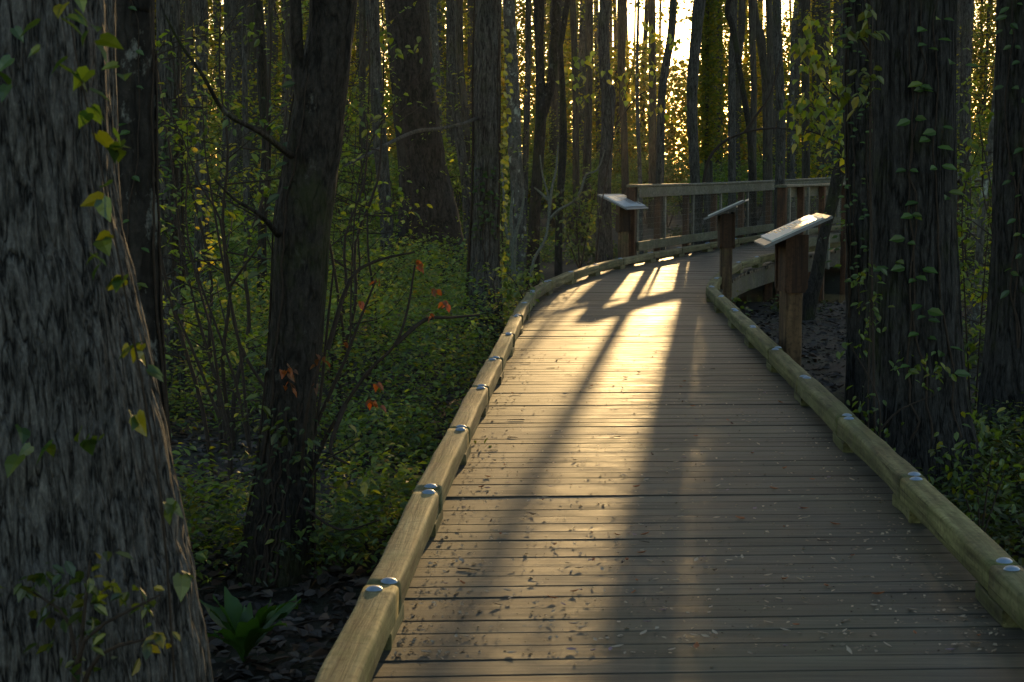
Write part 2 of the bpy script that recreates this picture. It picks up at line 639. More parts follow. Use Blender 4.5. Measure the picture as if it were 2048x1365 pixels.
M = dict(
    bark_broad=bark_mat('broad_rough_bark', (.010, .009, .008), (.075, .064, .057), 13, .3, bump=.7),
    ground=ground_mat(), water=water_mat(), deck=deck_mat(),
    curb=wood_mat('treated_curb', (.085, .070, .036), (.29, .245, .135), 'Y', moss=.5, moss_col=(.11, .12, .04), rough=.75, spec=.18, bump=.5),
    fascia=wood_mat('grey_fascia', (.06, .055, .045), (.14, .13, .105), 'X', moss=.4, rough=.8),
    rail=wood_mat('grey_rail_board', (.085, .085, .068), (.18, .178, .145), 'Y', moss=.5, moss_col=(.065, .075, .03), rough=.75),
    post=wood_mat('red_brown_post', (.06, .028, .014), (.13, .064, .034), 'Z', rough=.75, stain=(.03, .018, .012)),
    signpost=wood_mat('tan_sign_post', (.075, .042, .020), (.16, .098, .050), 'Z', rough=.7, moss=.15, stain=(.035, .018, .010)),
    collar=wood_mat('brown_sign_collar', (.034, .016, .008), (.075, .035, .017), 'Z', rough=.7, stain=(.02, .010, .006)),
    bolt=plain_mat('galvanised_bolt', (.22, .30, .42), .45, 0.35, .5, .1, 60),  # sky reflection put into the base colour as blue
    plate=plain_mat('grey_sign_frame', (.16, .17, .19), .42, 0.4, .5, .15, 30),
    panel=plain_mat('brightened_sign_panel', (.62, .62, .61), .5, 0.0, .3, .12, 25),  # made brighter in colour to stand in for light on the nearest panel
    panel_low_lit=plain_mat('low_lit_sign_panel', (.42, .46, .52), .45, 0.0, .3, .2, 25),  # copy of the panel toned dim blue, as if in shade
    wire=plain_mat('galvanised_wire', (.16, .15, .13), .5, 0.7),
    bark_grey=bark_mat('grey_furrowed_bark', (.008, .008, .008), (.25, .24, .225), 66, .12, bump=.9),
    bark_dark=bark_mat('dark_mossy_bark', (.008, .007, .006), (.060, .053, .046), 30, .22, lichen=.12, lichen_col=(.10, .10, .09), moss=.3),
    bark_lichen=bark_mat('lichen_bark', (.010, .009, .008), (.05, .045, .04), 12, .3, lichen=.75, lichen_col=(.16, .165, .15)),
    bark_mid=bark_mat('brown_grey_bark', (.013, .012, .011), (.165, .158, .145), 38, .13, moss=.12, bump=.8),
    bark_ridge=bark_mat('ridged_dark_bark', (.004, .004, .004), (.075, .073, .070), 27, .13, moss=.1, bump=.9),
    bark_far=bark_mat('far_bark', (.022, .019, .016), (.12, .108, .090), 22, .1, moss=.2, bump=.3),
    bark_pale=bark_mat('pale_lichen_bark', (.035, .033, .029), (.17, .168, .15), 14, .3, lichen=.5, lichen_col=(.30, .34, .29), bump=.3),
    twig=plain_mat('dark_twig', (.035, .026, .020), .8, 0, .2, .4, 40),
    paletwig=plain_mat('lichen_twig', (.11, .12, .10), .85, 0, .2, .45, 40),
    leaf=leaf_mat('green_leaf', (2.0, 1.7, .35), .52),
    ivy=leaf_mat('ivy_leaf', (1.35, 1.3, .35), .38, .04, .4),
    farleaf=leaf_mat('far_leaf', (2.5, 2.15, .38), .6, .02, .5),
    herb=leaf_mat('undergrowth_leaf', (1.6, 1.4, .4), .45, .05, .45),
    redleaf=leaf_mat('orange_leaf', (1.8, .95, .5), .5, .05, .45),
    dead=leaf_mat('dead_leaf', (1.1, 1.0, .9), .2, .05, .5),
)

# ---------------------------------------------------------------- boardwalk lines
LJ = [(-.70, -3.0), (-.645, -1.4), (-.585, .2), (-.525, 1.8), (-.463, 3.4), (-.402, 4.97), (-.344, 6.52), (-.268, 8.12), (-.198, 9.73),
      (-.116, 11.24), (-.039, 13.0), (.04, 14.7), (.118, 16.2), (.205, 17.8), (.41, 19.5), (.758, 21.4), (1.16, 23.15), (1.62, 24.85),
      (2.24, 26.7), (2.89, 28.55), (3.6, 30.4), (4.35, 32.2), (5.15, 34.0), (6.0, 35.7), (7.0, 37.35), (8.05, 38.95), (9.2, 40.45),
      (10.5, 41.85), (11.9, 43.05), (13.4, 44.1), (15.1, 45.0), (17.0, 45.7), (19, 46.2)]
RJ = [(1.18, -2.9), (1.265, -1.25), (1.35, .35), (1.435, 2.0), (1.517, 3.66), (1.595, 5.23), (1.673, 6.78), (1.747, 8.49), (1.83, 10.19),
      (1.915, 11.9), (1.995, 13.6), (2.077, 15.3), (2.15, 17.0), (2.235, 18.5), (2.474, 20.06), (2.83, 21.95), (3.26, 23.75), (3.76, 25.3),
      (4.32, 26.9), (4.95, 28.5), (5.65, 30.1), (6.45, 31.75), (7.35, 33.35), (8.35, 34.9), (9.45, 36.35), (10.7, 37.7), (12.1, 38.9),
      (13.6, 39.85), (15.3, 40.6), (17.2, 41.1), (19.2, 41.4)]


def elev(y):
    return 0.0 if y < 29 else 0.0011 * (y - 29) ** 2


LC = catmull(np.array(LJ), 900)
RC = catmull(np.array(RJ), 900)


def arclen(c):
    d = np.linalg.norm(np.diff(c, axis=0), axis=1)
    return np.concatenate([[0], np.cumsum(d)])


LS, RS = arclen(LC), arclen(RC)


def at_s(c, S, s):
    return np.array((np.interp(s, S, c[:, 0]), np.interp(s, S, c[:, 1])))


def tan_s(c, S, s):
    return unit(at_s(c, S, s + .3) - at_s(c, S, s - .3))


def on_deck(x, y, pad=0.0):
    if y < -3 or y > 46: return False
    dl = np.min((LC[:, 0] - x) ** 2 + (LC[:, 1] - y) ** 2)
    il = np.argmin((LC[:, 0] - x) ** 2 + (LC[:, 1] - y) ** 2)
    ir = np.argmin((RC[:, 0] - x) ** 2 + (RC[:, 1] - y) ** 2)
    t = LC[min(il + 1, 899)] - LC[max(il - 1, 0)]
    sl = t[1] * (x - LC[il][0]) - t[0] * (y - LC[il][1])
    t2 = RC[min(ir + 1, 899)] - RC[max(ir - 1, 0)]
    sr = t2[1] * (x - RC[ir][0]) - t2[0] * (y - RC[ir][1])
    dr = np.min((RC[:, 0] - x) ** 2 + (RC[:, 1] - y) ** 2)
    if sl > 0 and sr < 0: return True
    return min(dl, dr) < pad * pad


# ---------------------------------------------------------------- ground and creek
CREEK = np.array([(-9, 36), (-2, 33.5), (1.5, 31.5), (4.5, 29.6), (7.5, 27.6), (11, 25.8), (16, 25)], float)
CC = catmull(CREEK, 200)


def creek_d(x, y):
    x = np.asarray(x, float); y = np.asarray(y, float)
    d = np.full(x.shape, 1e9)
    for a in CC:
        d = np.minimum(d, np.hypot(x - a[0], y - a[1]))
    return d


def gz(x, y):
    x = np.asarray(x, float); y = np.asarray(y, float)
    p = np.stack([x * .35, y * .35, x * 0], -1)
    q = np.stack([x * 1.6, y * 1.6, x * 0 + 5], -1)
    z = -.60 + .22 * (fbm(p, 3) - .5) + .07 * (fbm(q, 9, 2) - .5)
    z = z - .42 * np.exp(-(creek_d(x, y) / 1.9) ** 4)
    z = z + np.clip((y - 60) / 60, 0, 1) * .5
    return z


def gz1(x, y):
    return float(gz(np.array([x]), np.array([y]))[0])


def build_ground():
    ys = np.concatenate([np.linspace(-8, 24, 150), np.linspace(24.3, 60, 120), np.linspace(61, 140, 60), [200, 400, 900, 1600]])
    n = 150
    V = []
    t = np.linspace(-1, 1, n)
    for y in ys:
        w = max(8, .42 * y + 8) if y < 150 else y * 1.2
        V.append(np.stack([t * w + .05 * max(y, 0), np.full(n, y), np.zeros(n)], -1))
    V = np.concatenate(V)
    V[:, 2] = gz(V[:, 0], V[:, 1])
    i = np.arange(len(ys) - 1)[:, None] * n
    j = np.arange(n - 1)[None]
    Q = np.stack([i + j, i + j + 1, i + n + j + 1, i + n + j], -1).reshape(-1, 4)
    o = link('ground', raw_mesh('ground', V, [Q], None, True), M['ground'])
    tag(o, 'dark woodland floor of damp leaf mould', kind='structure')
    # creek water
    t = unit(np.gradient(CC, axis=0))
    nrm = np.stack([-t[:, 1], t[:, 0]], -1)
    a, b = CC + nrm * 2.1, CC - nrm * 2.1
    V = np.concatenate([np.c_[a, np.full(200, -.79)], np.c_[b, np.full(200, -.79)]])
    k = np.arange(199)
    Q = np.stack([k, 200 + k, 201 + k, k + 1], -1)
    o = link('creek', raw_mesh('creek', V, [Q]), M['water'])
    tag(o, 'still creek under the boardwalk bend', kind='structure')


build_ground()

# ---------------------------------------------------------------- boardwalk
walk = thing('boardwalk', (0.6, 4, -.3), 'weathered plank boardwalk with timber curbs curving away through the wood', 'boardwalk')
WO = np.array((0.6, 4, -.3))


def build_deck():
    mb = MB()
    s, k = 0.0, 0
    lines = []
    while s < LS[-1] - .5:
        p = at_s(LC, LS, s)
        t = tan_s(LC, LS, s)
        sm = unit(at_s(LC, LS, min(s + 1.5, LS[-1])) - at_s(LC, LS, max(s - 1.5, 0)))
        head = math.atan2(sm[0], sm[1])
        skew = R(5.0) * min(1, max(0, (24 - p[1]) / 10))
        phi = -head + skew
        d = np.array((math.cos(phi), math.sin(phi)))
        # meet the other edge
        rel = RC - p
        cr = rel[:, 0] * d[1] - rel[:, 1] * d[0]
        i = np.where(np.sign(cr[:-1]) != np.sign(cr[1:]))[0]
        if len(i) == 0:
            if lines: break
            s += .145
            continue
        i = i[np.argmin(np.linalg.norm(RC[i] - p, axis=1))]
        f = cr[i] / (cr[i] - cr[i + 1])
        q = RC[i] * (1 - f) + RC[i + 1] * f
        e = unit(q - p) * .085
        lines.append((p - e, q + e))
        s += .145
    nx = 13
    for a, b in zip(lines[:-1], lines[1:]):
        k += 1
        gap = .0075 if rng.random() > .10 else .011
        al, ar, bl, br = a[0], a[1], b[0], b[1]
        ul, ur = unit(bl - al), unit(br - ar)
        jl, jr = rng.normal(0, .008, 2)
        dl = unit(ar - al)
        al, bl = al - dl * jl, bl - dl * jl
        ar, br = ar + dl * jr, br + dl * jr
        zc = rng.normal(0, .0010)
        tilt = rng.normal(0, .0010)
        hue = rng.uniform(.70, 1.25)
        rnd = rng.random()
        V, tn = [], []
        for ix in range(nx):
            t = ix / (nx - 1)
            p0 = al * (1 - t) + ar * t + (ul * (1 - t) + ur * t) * gap / 2
            p1 = bl * (1 - t) + br * t - (ul * (1 - t) + ur * t) * gap / 2
            w = p1 - p0
            z = zc + tilt * (t - .5) * 2 + .0006 * math.sin(t * 7 + rnd * 20) + elev((p0[1] + p1[1]) / 2)
            for f, h in ((0, -.038), (0, -.003), (.018, 0), (.982, 0), (1, -.003), (1, -.038)):
                cup = -.0002 * (1 - (2 * f - 1) ** 2)
                V.append((*(p0 + w * f), z + h + cup))
                edge = min(t, 1 - t) * 2.0
                dirt_and_gap = max(0, 1 - edge / .17) * .9 + (.9 if h < 0 else 0)  # dirt at plank ends; plank sides darkened in colour so gaps read dark
                tn.append((hue, min(1, dirt_and_gap), rnd))
        q = []
        for ix in range(nx - 1):
            for j in range(6):
                q.append((ix * 6 + j, ix * 6 + (j + 1) % 6, (ix + 1) * 6 + (j + 1) % 6, (ix + 1) * 6 + j))
        m = (nx - 1) * 6
        mb.add(V, q, tint=np.array(tn), ngons=[[5, 4, 3, 2, 1, 0], [m + j for j in range(6)]])
    o = mb.build('deck', M['deck'], walk, loc=WO)
    return lines


DECK_LINES = build_deck()


def frame_obj(name, mb, mat, parent, p, q):
    """Build a mesh whose local Y axis runs along p->q (so the grain follows it)."""
    d = np.array(q, float) - np.array(p, float)
    return None


def timber_local(Lg, w, h, seed, r=.016, wob=.0045):
    """Timber along local Y, centred, rounded edges, slightly uneven."""
    n = max(10, int(Lg / .08))
    prof = []
    for cx, cz, a0 in ((w / 2 - r, h / 2 - r, 0), (-w / 2 + r, h / 2 - r, 90), (-w / 2 + r, -h / 2 + r, 180), (w / 2 - r, -h / 2 + r, 270)):
        for k in range(4):
            a = R(a0 + k * 30)
            prof.append((cx + r * math.cos(a), cz + r * math.sin(a)))
    prof = np.array(prof)
    m = len(prof)
    ys = np.linspace(-Lg / 2, Lg / 2, n)
    V = np.zeros((n, m, 3))
    V[:, :, 0] = prof[None, :, 0]
    V[:, :, 2] = prof[None, :, 1]
    V[:, :, 1] = ys[:, None]
    nn = vnoise(V * np.array((18, 3.5, 18)) + seed * 11.3, 5) - .5
    sc = 1 + nn * 2 * wob / (w / 2)
    V[:, :, 0] *= sc
    V[:, :, 2] *= 1 + nn * 2 * wob / h
    bow = rng.normal(0, .004)
    V[:, :, 0] += bow * (1 - (2 * ys / Lg) ** 2)[:, None]
    V = V.reshape(-1, 3)
    i = np.arange(n - 1)[:, None] * m
    j = np.arange(m)[None]
    Q = np.stack([i + j, i + (j + 1) % m, i + m + (j + 1) % m, i + m + j], -1).reshape(-1, 4)[:, ::-1]
    ng = [list(range(m)), list(range((n - 1) * m + m - 1, (n - 1) * m - 1, -1))]
    return V, Q, ng


def bolt_mesh():
    mb = MB()
    prof = [(.0265, 0), (.0265, .002), (.0245, .003), (.021, .007), (.015, .0095), (.008, .011), (.0001, .0115)]
    n = 14
    V, q = [], []
    for r, z in prof:
        for k in range(n):
            a = 2 * math.pi * k / n
            V.append((r * math.cos(a), r * math.sin(a), z))
    for i in range(len(prof) - 1):
        for k in range(n):
            q.append((i * n + k, i * n + (k + 1) % n, (i + 1) * n + (k + 1) % n, (i + 1) * n + k))
    return raw_mesh('bolt', V, [q], None, True)


BOLT = bolt_mesh()
BOLT.materials.append(M['bolt'])


def build_curbs():
    for J, sgn in ((LJ, -1), (RJ, 1)):
        prev_tan = None
        for i in range(len(J) - 1):
            p, q = np.array(J[i], float), np.array(J[i + 1], float)
            d = q - p
            Lg = np.linalg.norm(d) - .007
            ang = math.atan2(d[1], d[0]) - math.pi / 2
            mid = (p + q) / 2
            e0, e1 = elev(p[1]), elev(q[1])
            V, Q, ng = timber_local(Lg, .108 + rng.normal(0, .002), .104 + rng.normal(0, .002), i + (40 if sgn > 0 else 0))
            mb = MB()
            t = rng.uniform(.85, 1.12)
            tg = np.array((t, t * rng.uniform(.97, 1.03), t * rng.uniform(.9, 1.05)))
            if sgn > 0: tg = tg * np.array((.80, .88, .80))
            mb.add(V, Q, tint=tg, ngons=ng)
            o = mb.build('curb_timber', M['curb'], walk, smooth=True)
            o.location = Vector((*mid, .104 + (e0 + e1) / 2 + rng.normal(0, .002))) - Vector(WO)
            o.rotation_euler = (math.atan2(e1 - e0, Lg), 0, ang + rng.normal(0, .003))
            for yy in (-Lg / 2 + .05, Lg / 2 - .05):
                b = bpy.data.objects.new('bolt', BOLT)
                C.objects.link(b)
                b.parent = o
                b.location = (rng.normal(0.004, .008), yy + rng.normal(0, .008), .0525)
                b.rotation_euler = (rng.normal(0, .03), rng.normal(0, .03), 0)
            # spacer block under the joint at the far end
            V, Q, ng = timber_local(.36 + rng.normal(0, .02), .104, .054, i + 99, r=.006, wob=.002)
            mb = MB()
            mb.add(V, Q, tint=tg * .8, ngons=ng)
            bk = mb.build('spacer_block', M['curb'], walk)
            nd = np.array(J[i + 2], float) - q if i + 2 < len(J) else d
            a2 = math.atan2((unit(nd) + unit(d))[1], (unit(nd) + unit(d))[0]) - math.pi / 2
            bk.location = Vector((*q, .0265 + e1)) - Vector(WO)
            bk.rotation_euler = (0, 0, a2)


build_curbs()


def ribbon(mb, pts, w, z0, z1, tint=(1, 1, 1), seglen=2.4):
    """Boards standing on edge along a polyline (pts: x,y ; elev added)."""
    pts = np.asarray(pts, float)
    for a, b in zip(pts[:-1], pts[1:]):
        ea, eb = elev(a[1]), elev(b[1])
        zc = (z0 + z1) / 2
        t = np.array(tint) * rng.uniform(.85, 1.1)
        d = unit(b - a) * .001
        mb.bar((*(a + d), zc + ea), (*(b - d), zc + eb), w, z1 - z0, b=.006, tint=t)


def offset_curve(c, off):
    t = unit(np.gradient(c, axis=0))
    return c + np.stack([t[:, 1], -t[:, 0]], -1) * off


for cur, off in ((LC, -.045), (RC, .045)):
    oc = offset_curve(cur, off)
    S = arclen(oc)
    mb = MB()
    ks = np.arange(0, S[-1], 1.2)
    ribbon(mb, [at_s(oc, S, s) for s in ks], .038, -.29, -.040)
    mb.build('fascia_board', M['fascia'], walk, loc=WO)
    for s in np.arange(1.0, S[-1] - 1, 3.2):
        p = at_s(offset_curve(cur, off * 4.5 * -1 if False else off - math.copysign(.13, off)), S, s)
        mb = MB()
        z1 = -.045 + elev(p[1])
        z0 = gz1(p[0], p[1]) - .15
        mb.bar((*p, z0), (*p, z1), .13, .13, up=(0, 1, 0))
        mb.build('support_post', M['post'], walk, loc=WO)


# ---------------------------------------------------------------- railings
def build_rail(cur, S, s0, s1, side, label, drop, nb):
    """side -1: along the far-left edge; +1: along the right edge."""
    oc = offset_curve(cur, side * .20)
    So = arclen(oc)
    i0 = np.argmin(abs(S - s0)); i1 = np.argmin(abs(S - s1))
    a0, a1 = So[i0], So[i1]
    ss = np.linspace(a0, a1, nb + 1)
    pts = [at_s(oc, So, s) for s in ss]
    base = np.array((*pts[0], gz1(*pts[0])))
    root = thing('railing', base, label, 'railing')
    tans = [tan_s(oc, So, s) for s in ss]
    outn = [np.array((t[1], -t[0])) * side for t in tans]
    HC = 1.255
    cap, top, bot, wire = MB(), MB(), MB(), MB()
    for k, p in enumerate(pts):
        t, n = tans[k], outn[k]
        e = elev(p[1])
        # post stands outside, baluster on its deck side
        big = k == 0
        w = .14 if big else .105
        pp = p + n * (.085 if not big else .07) - t * (.16 if not big else .0)
        mb = MB()
        z0 = gz1(*pp) - .2
        z1 = HC - .045 + e
        ax = np.array((*t, 0))
        mb.box((*pp, (z0 + z1) / 2), (z1 - z0, w, w), (0, 0, 1), ax, np.cross((0, 0, 1), ax), .008, tint=np.ones(3) * rng.uniform(.85, 1.15))
        mb.build('post', M['post'], root, loc=base)
        mb = MB()
        bz0 = (drop + e) if side > 0 else .12 + e
        off = n * .005 if side < 0 else n * .165
        q = p + off + t * (.09 if big else .03)
        mb.box((*q, (bz0 + z1 - .002) / 2), (z1 - .002 - bz0, .075, .038), (0, 0, 1), ax, np.cross((0, 0, 1), ax), .004, tint=np.ones(3) * rng.uniform(.85, 1.1))
        ob = mb.build('baluster', M['rail_z'], root, loc=base)
    inn = -.035 if side < 0 else .0
    pc = [p + n * (.03 if side < 0 else .06) for p, n in zip(pts, outn)]
    pb = [p + n * inn for p, n in zip(pts, outn)]
    pw = [p + n * .03 for p, n in zip(pts, outn)]
    for a, b in zip(pc[:-1], pc[1:]):
        d = unit(b - a)
        aa = a - d * (.12 if a is pc[0] else -.001)
        cap.bar((*aa, HC - .02 + elev(a[1])), (*(b - d * .001), HC - .02 + elev(b[1])), .20, .04, b=.012, tint=np.ones(3) * rng.uniform(.9, 1.15))
    ribbon(top, pb, .036, HC - .21, HC - .042)
    ribbon(bot, pb, .036, .185, .335, tint=(.8, .85, .72))
    for a, b in zip(pw[:-1], pw[1:]):
        L_ = np.linalg.norm(b - a)
        d = (b - a) / L_
        e = elev(a[1])
        for u in np.arange(.06, L_, .05):
            q = a + d * u
            wire.tube([(*q, .30 + e), (*q, HC - .17 + e)], [.0013, .0013], 3, cap=False)
        for z in np.arange(.40, HC - .2, .10):
            wire.tube([(*a, z + e), (*b, z + elev(b[1]))], [.0013, .0013], 3, cap=False)
    cap.build('cap_rail', M['rail'], root, loc=base)
    top.build('top_board', M['rail'], root, loc=base)
    bot.build('bottom_board', M['rail'], root, loc=base)
    wire.build('wire_mesh', M['wire'], root, loc=base)
    return root


M['rail_z'] = wood_mat('grey_baluster', (.11, .11, .09), (.23, .225, .19), 'Z', moss=.2, moss_col=(.10, .11, .05), rough=.75)
sL = LS[np.argmin(abs(LC[:, 1] - 26.55))]
build_rail(LC, LS, sL, sL + 1.9 * 11, -1, 'grey timber railing with wire mesh starting beside the smallest sign', .1, 11)
sR = RS[np.argmin(abs(RC[:, 1] - 25.85))]
build_rail(RC, RS, sR, sR + 1.75 * 10, 1, 'grey timber railing behind the nearest sign, its balusters hanging below the deck', -.24, 10)


# ---------------------------------------------------------------- signs
def build_sign(px, Y, head, side, label, rz_post, stain=1.0):
    """Lectern sign; head: heading of the walk; side +1 stands right of it (low edge to the left)."""
    x = (px - 1024) * Y / F
    z0 = gz1(x, Y)
    base = np.array((x, Y, z0))
    root = thing('information_sign', base, label, 'sign')
    al = np.array((math.sin(head), math.cos(head), 0))
    up = np.array((0, 0, 1.0))
    lo = np.cross(up, al) * side      # towards the boardwalk
    T = R(24.5)
    sl = lo * math.cos(T) - up * math.sin(T)   # down the slope
    nr = lo * math.sin(T) + up * math.cos(T)
    c = base * 1.0
    c[2] = .985
    ca, sa = math.cos(rz_post), math.sin(rz_post)
    ax1 = np.array((ca, sa, 0)); ax2 = np.array((-sa, ca, 0))
    mb = MB()
    mb.box((x, Y, (z0 - .3 + .80) / 2), (.80 - z0 + .3, .14, .14), (0, 0, 1), ax1, ax2, .012)
    mb.build('post', M['signpost'], root, loc=base)
    # collar: four boards clasping the post top, lower corners cut off
    mb = MB()
    for sx, a, b in ((1, ax1, ax2), (-1, ax1, ax2)):
        prof = [(-.105, .51), (.105, .51), (.105, .93), (-.105, .93)]
        zt = .95
        for k in (0,):
            pl = [(-.072, .50), (.072, .50), (.097, .54), (.097, zt), (-.097, zt), (-.097, .54)]
            for s2 in (1, -1):
                n = b * s2
                f = [np.array((x, Y, 0)) + n * .0715 + a * u + up * v for u, v in pl]
                g = [np.array((x, Y, 0)) + n * .094 + a * u + up * v for u, v in pl]
                m = len(pl)
                q = [(i, (i + 1) % m, m + (i + 1) % m, m + i) for i in range(m)]
                if sx == 1:
                    mb.add(f + g, q, ngons=[list(range(m - 1, -1, -1)), list(range(m, 2 * m))])
    for s2 in (1, -1):
        n = ax1 * s2
        mb.box(np.array((x, Y, .72)) + n * .078, (.42, .139, .014), (0, 0, 1), ax2, n, .004)
    mb.build('collar', M['collar'], root, loc=base)
    pc = c + nr * .0
    # support plate, frame, printed panel
    mb = MB()
    mb.box(pc - nr * .022, (.34, .26, .02), al, sl, nr, .003)
    mb.build('mounting_plate', M['plate'], root, loc=base)
    fr = MB()
    fr.box(pc, (.92, .55, .022), al, sl, nr, .005)
    f = fr.build('panel_frame', M['plate'], root, loc=base)
    mb = MB()
    mb.box(pc + nr * .0185, (.90, .42, .014), al, sl, nr, .004)
    mb.build('printed_panel', M['panel' if side > 0 else 'panel_low_lit'], root, loc=base)
    # printed blocks on the panel: columns of text and a picture, unreadable at this distance
    mb = MB()
    o = pc + nr * .0268
    for (u0, u1, v0, v1, t) in ((-.40, -.08, -.17, .02, .55), (-.04, .40, -.19, -.10, .35), (.30, .41, .0, .16, .5)):
        mb.add([o + al * u0 + sl * v0, o + al * u1 + sl * v0, o + al * u1 + sl * v1, o + al * u0 + sl * v1], [(0, 3, 2, 1)], tint=(t, t, t))
    for k in range(7):
        v = -.06 + k * .028
        mb.add([o + al * -.02 + sl * v, o + al * (.24 + .04 * (k % 3)) + sl * v, o + al * (.24 + .04 * (k % 3)) + sl * (v + .011), o + al * -.02 + sl * (v + .011)],
               [(0, 3, 2, 1)], tint=(.3, .3, .3))
    mb.build('print', M['print'], root, loc=base)


def print_mat():
    m, nt, out = newmat('panel_print')
    at = N(nt, 'ShaderNodeAttribute', attribute_name='tint')
    b = nt.nodes.new('ShaderNodeBsdfPrincipled')
    b.inputs['Roughness'].default_value = .25
    L(nt, mixc(nt, 1.0, at.outputs['Color'], (.62, .62, .62), 'MULTIPLY'), b.inputs['Base Color'])
    L(nt, b.outputs[0], out.inputs[0])
    return m


M['print'] = print_mat()
build_sign(1583, 12.8, R(3.5), 1, 'largest lectern sign with pale panel on a brown post, nearest along the curb', R(17))
build_sign(1452, 20.5, R(10.6), 1, 'lectern sign seen edge-on, standing at the bend between the other two signs', R(92))
build_sign(1246, 26.3, R(26), -1, 'smallest lectern sign, panel tinted low-lit blue, beside the end post of the railing', R(104))

# ---------------------------------------------------------------- trees
TREES = {}


def bark_disp(amp, freq_t, freq_z, seed, rough=.3):
    def f(rr, th, pts):
        n = len(th)
        z = pts[:, 2]
        T, Z = np.meshgrid(th, z)
        p = np.stack([np.cos(T) * freq_t, np.sin(T) * freq_t, Z * freq_z], -1)
        w = fbm(np.stack([np.cos(T) * 1.2, np.sin(T) * 1.2, Z * .8], -1), seed + 7, 2) - .5
        p[..., 0] += w * 1.2; p[..., 1] += w * 1.2
        a = vnoise(p, seed)
        ridge = 1 - np.abs(2 * a - 1) * 1.0
        b = vnoise(p * np.array((2.1, 2.1, 2.6)) + 3, seed + 1)
        v = np.clip(.62 * (1 - ridge) * 1.6 + .38 * b, 0, 1)
        return rr * (1 + w * .10) + amp * (v - .45) * 2
    return f


def px_trunk(Y, pts, top=12.0, flare=.35, base_drop=.12, bot=None):
    """Centre line and radii of a trunk traced in photo pixels at distance Y."""
    pts = sorted(pts, key=lambda t: -t[1])
    w3 = [P(a, b, Y) for a, b, c in pts]
    r = [c * Y / F / 2 for a, b, c in pts]
    # extrapolate to the ground
    p0, p1 = w3[0], w3[1]
    d = (p0 - p1) / max(p1[2] - p0[2], 1e-3)
    zg = gz1(p0[0], Y)
    if p0[2] > zg + .05:
        n = 3
        for k in range(1, n + 1):
            f = k / n
            zz = p0[2] * (1 - f) + (zg - base_drop) * f
            q = p0 + np.array((d[0], d[1], 0)) * (p0[2] - zz) * .8
            q[2] = zz
            w3.insert(0, q)
            h = max(0, zz - zg)
            r.insert(0, r[k - 1] * 1.0)
    else:
        w3[0] = np.array((w3[0][0], Y, zg - base_drop))
    for k in range(len(w3)):
        h = max(0, w3[k][2] - zg)
        r[k] = r[k] * (1 + flare * math.exp(-h / (.25 + r[k])))
    # extrapolate upwards
    pa, pb = w3[-2], w3[-1]
    sl = (pb - pa) / max(pb[2] - pa[2], .1)
    x, y, z = pb
    rt = r[-1]
    sx = np.clip(sl[0], -.25, .25)
    while z < top:
        dz = min(2.0, top - z + .01)
        z += dz
        sx *= .8
        x += sx * dz
        rt *= .93
        w3.append(np.array((x, y, z)))
        r.append(rt)
    return np.array(w3), np.array(r)


def crown_leaves(lv, center, rad, n, size, tint, clumps=14, yellow=.2):
    c = rng.normal(0, 1, (clumps, 3)) * np.array(rad) * .6 + np.array(center)
    k = rng.integers(0, clumps, n)
    p = c[k] + rng.normal(0, 1, (n, 3)) * np.array(rad) * .24
    lv.add(p, rand_dirs(n), rand_norm(n, .8), rng.uniform(.6, 1.25, n) * size, tints(n, tint, .35, yellow))


def tree(key, Y, pts, label, mat='bark_far', nseg=10, sub=3, top=12.0, flare=.35, disp=None, name='tree', limbs=(), crown=True, group=None, crown_n=500):
    w3, r = px_trunk(Y, pts, top, flare)
    base = w3[0].copy()
    base[2] = gz1(base[0], base[1])
    root = thing(name, base, label, 'tree', group)
    mb = MB()
    mb.tube(w3, r, nseg, disp, sub=sub)
    tk = mb
    for lp, lr in limbs:
        mb = MB()
        mb.tube([P(*q) for q in lp], lr, 8, sub=3)
        mb.build('limb', M[mat], root, smooth=True, loc=base)
    if crown:
        lv = Leaves()
        t = w3[-1]
        near = Y < 15
        crown_leaves(lv, (t[0], t[1], t[2] - .2), (3.2, 3.2, 1.5) if near else (1.9, 1.9, 1.6), 600 if near else crown_n, .30 if near else .24, (.045, .085, .016), 26 if near else 14)
        br = tk
        for k in range(6):
            a = rng.uniform(0, 6.28)
            q = t + np.array((math.cos(a) * 1.6, math.sin(a) * 1.6, rng.uniform(.2, 1.2)))
            br.tube([t - (0, 0, rng.uniform(.5, 1.6)), (t + q) / 2, q], [.05, .035, .012], 5, cap=False)
        lv.build('crown', M['farleaf'], root, base)
    tk.build('trunk', M[mat], root, smooth=True, loc=base)
    k = catmull(np.c_[w3, r], 400)
    TREES[key] = dict(root=root, base=base, k=k, Y=Y)
    return root


def tree_at(key, z):
    k = TREES[key]['k']
    zz = k[:, 2]
    return np.array([np.interp(z, zz, k[:, i]) for i in range(4)])


def zpx(key, py):
    """Height at which a trunk is seen at photo row py."""
    Y = TREES[key]['Y']
    return P(1024, py, Y)[2]


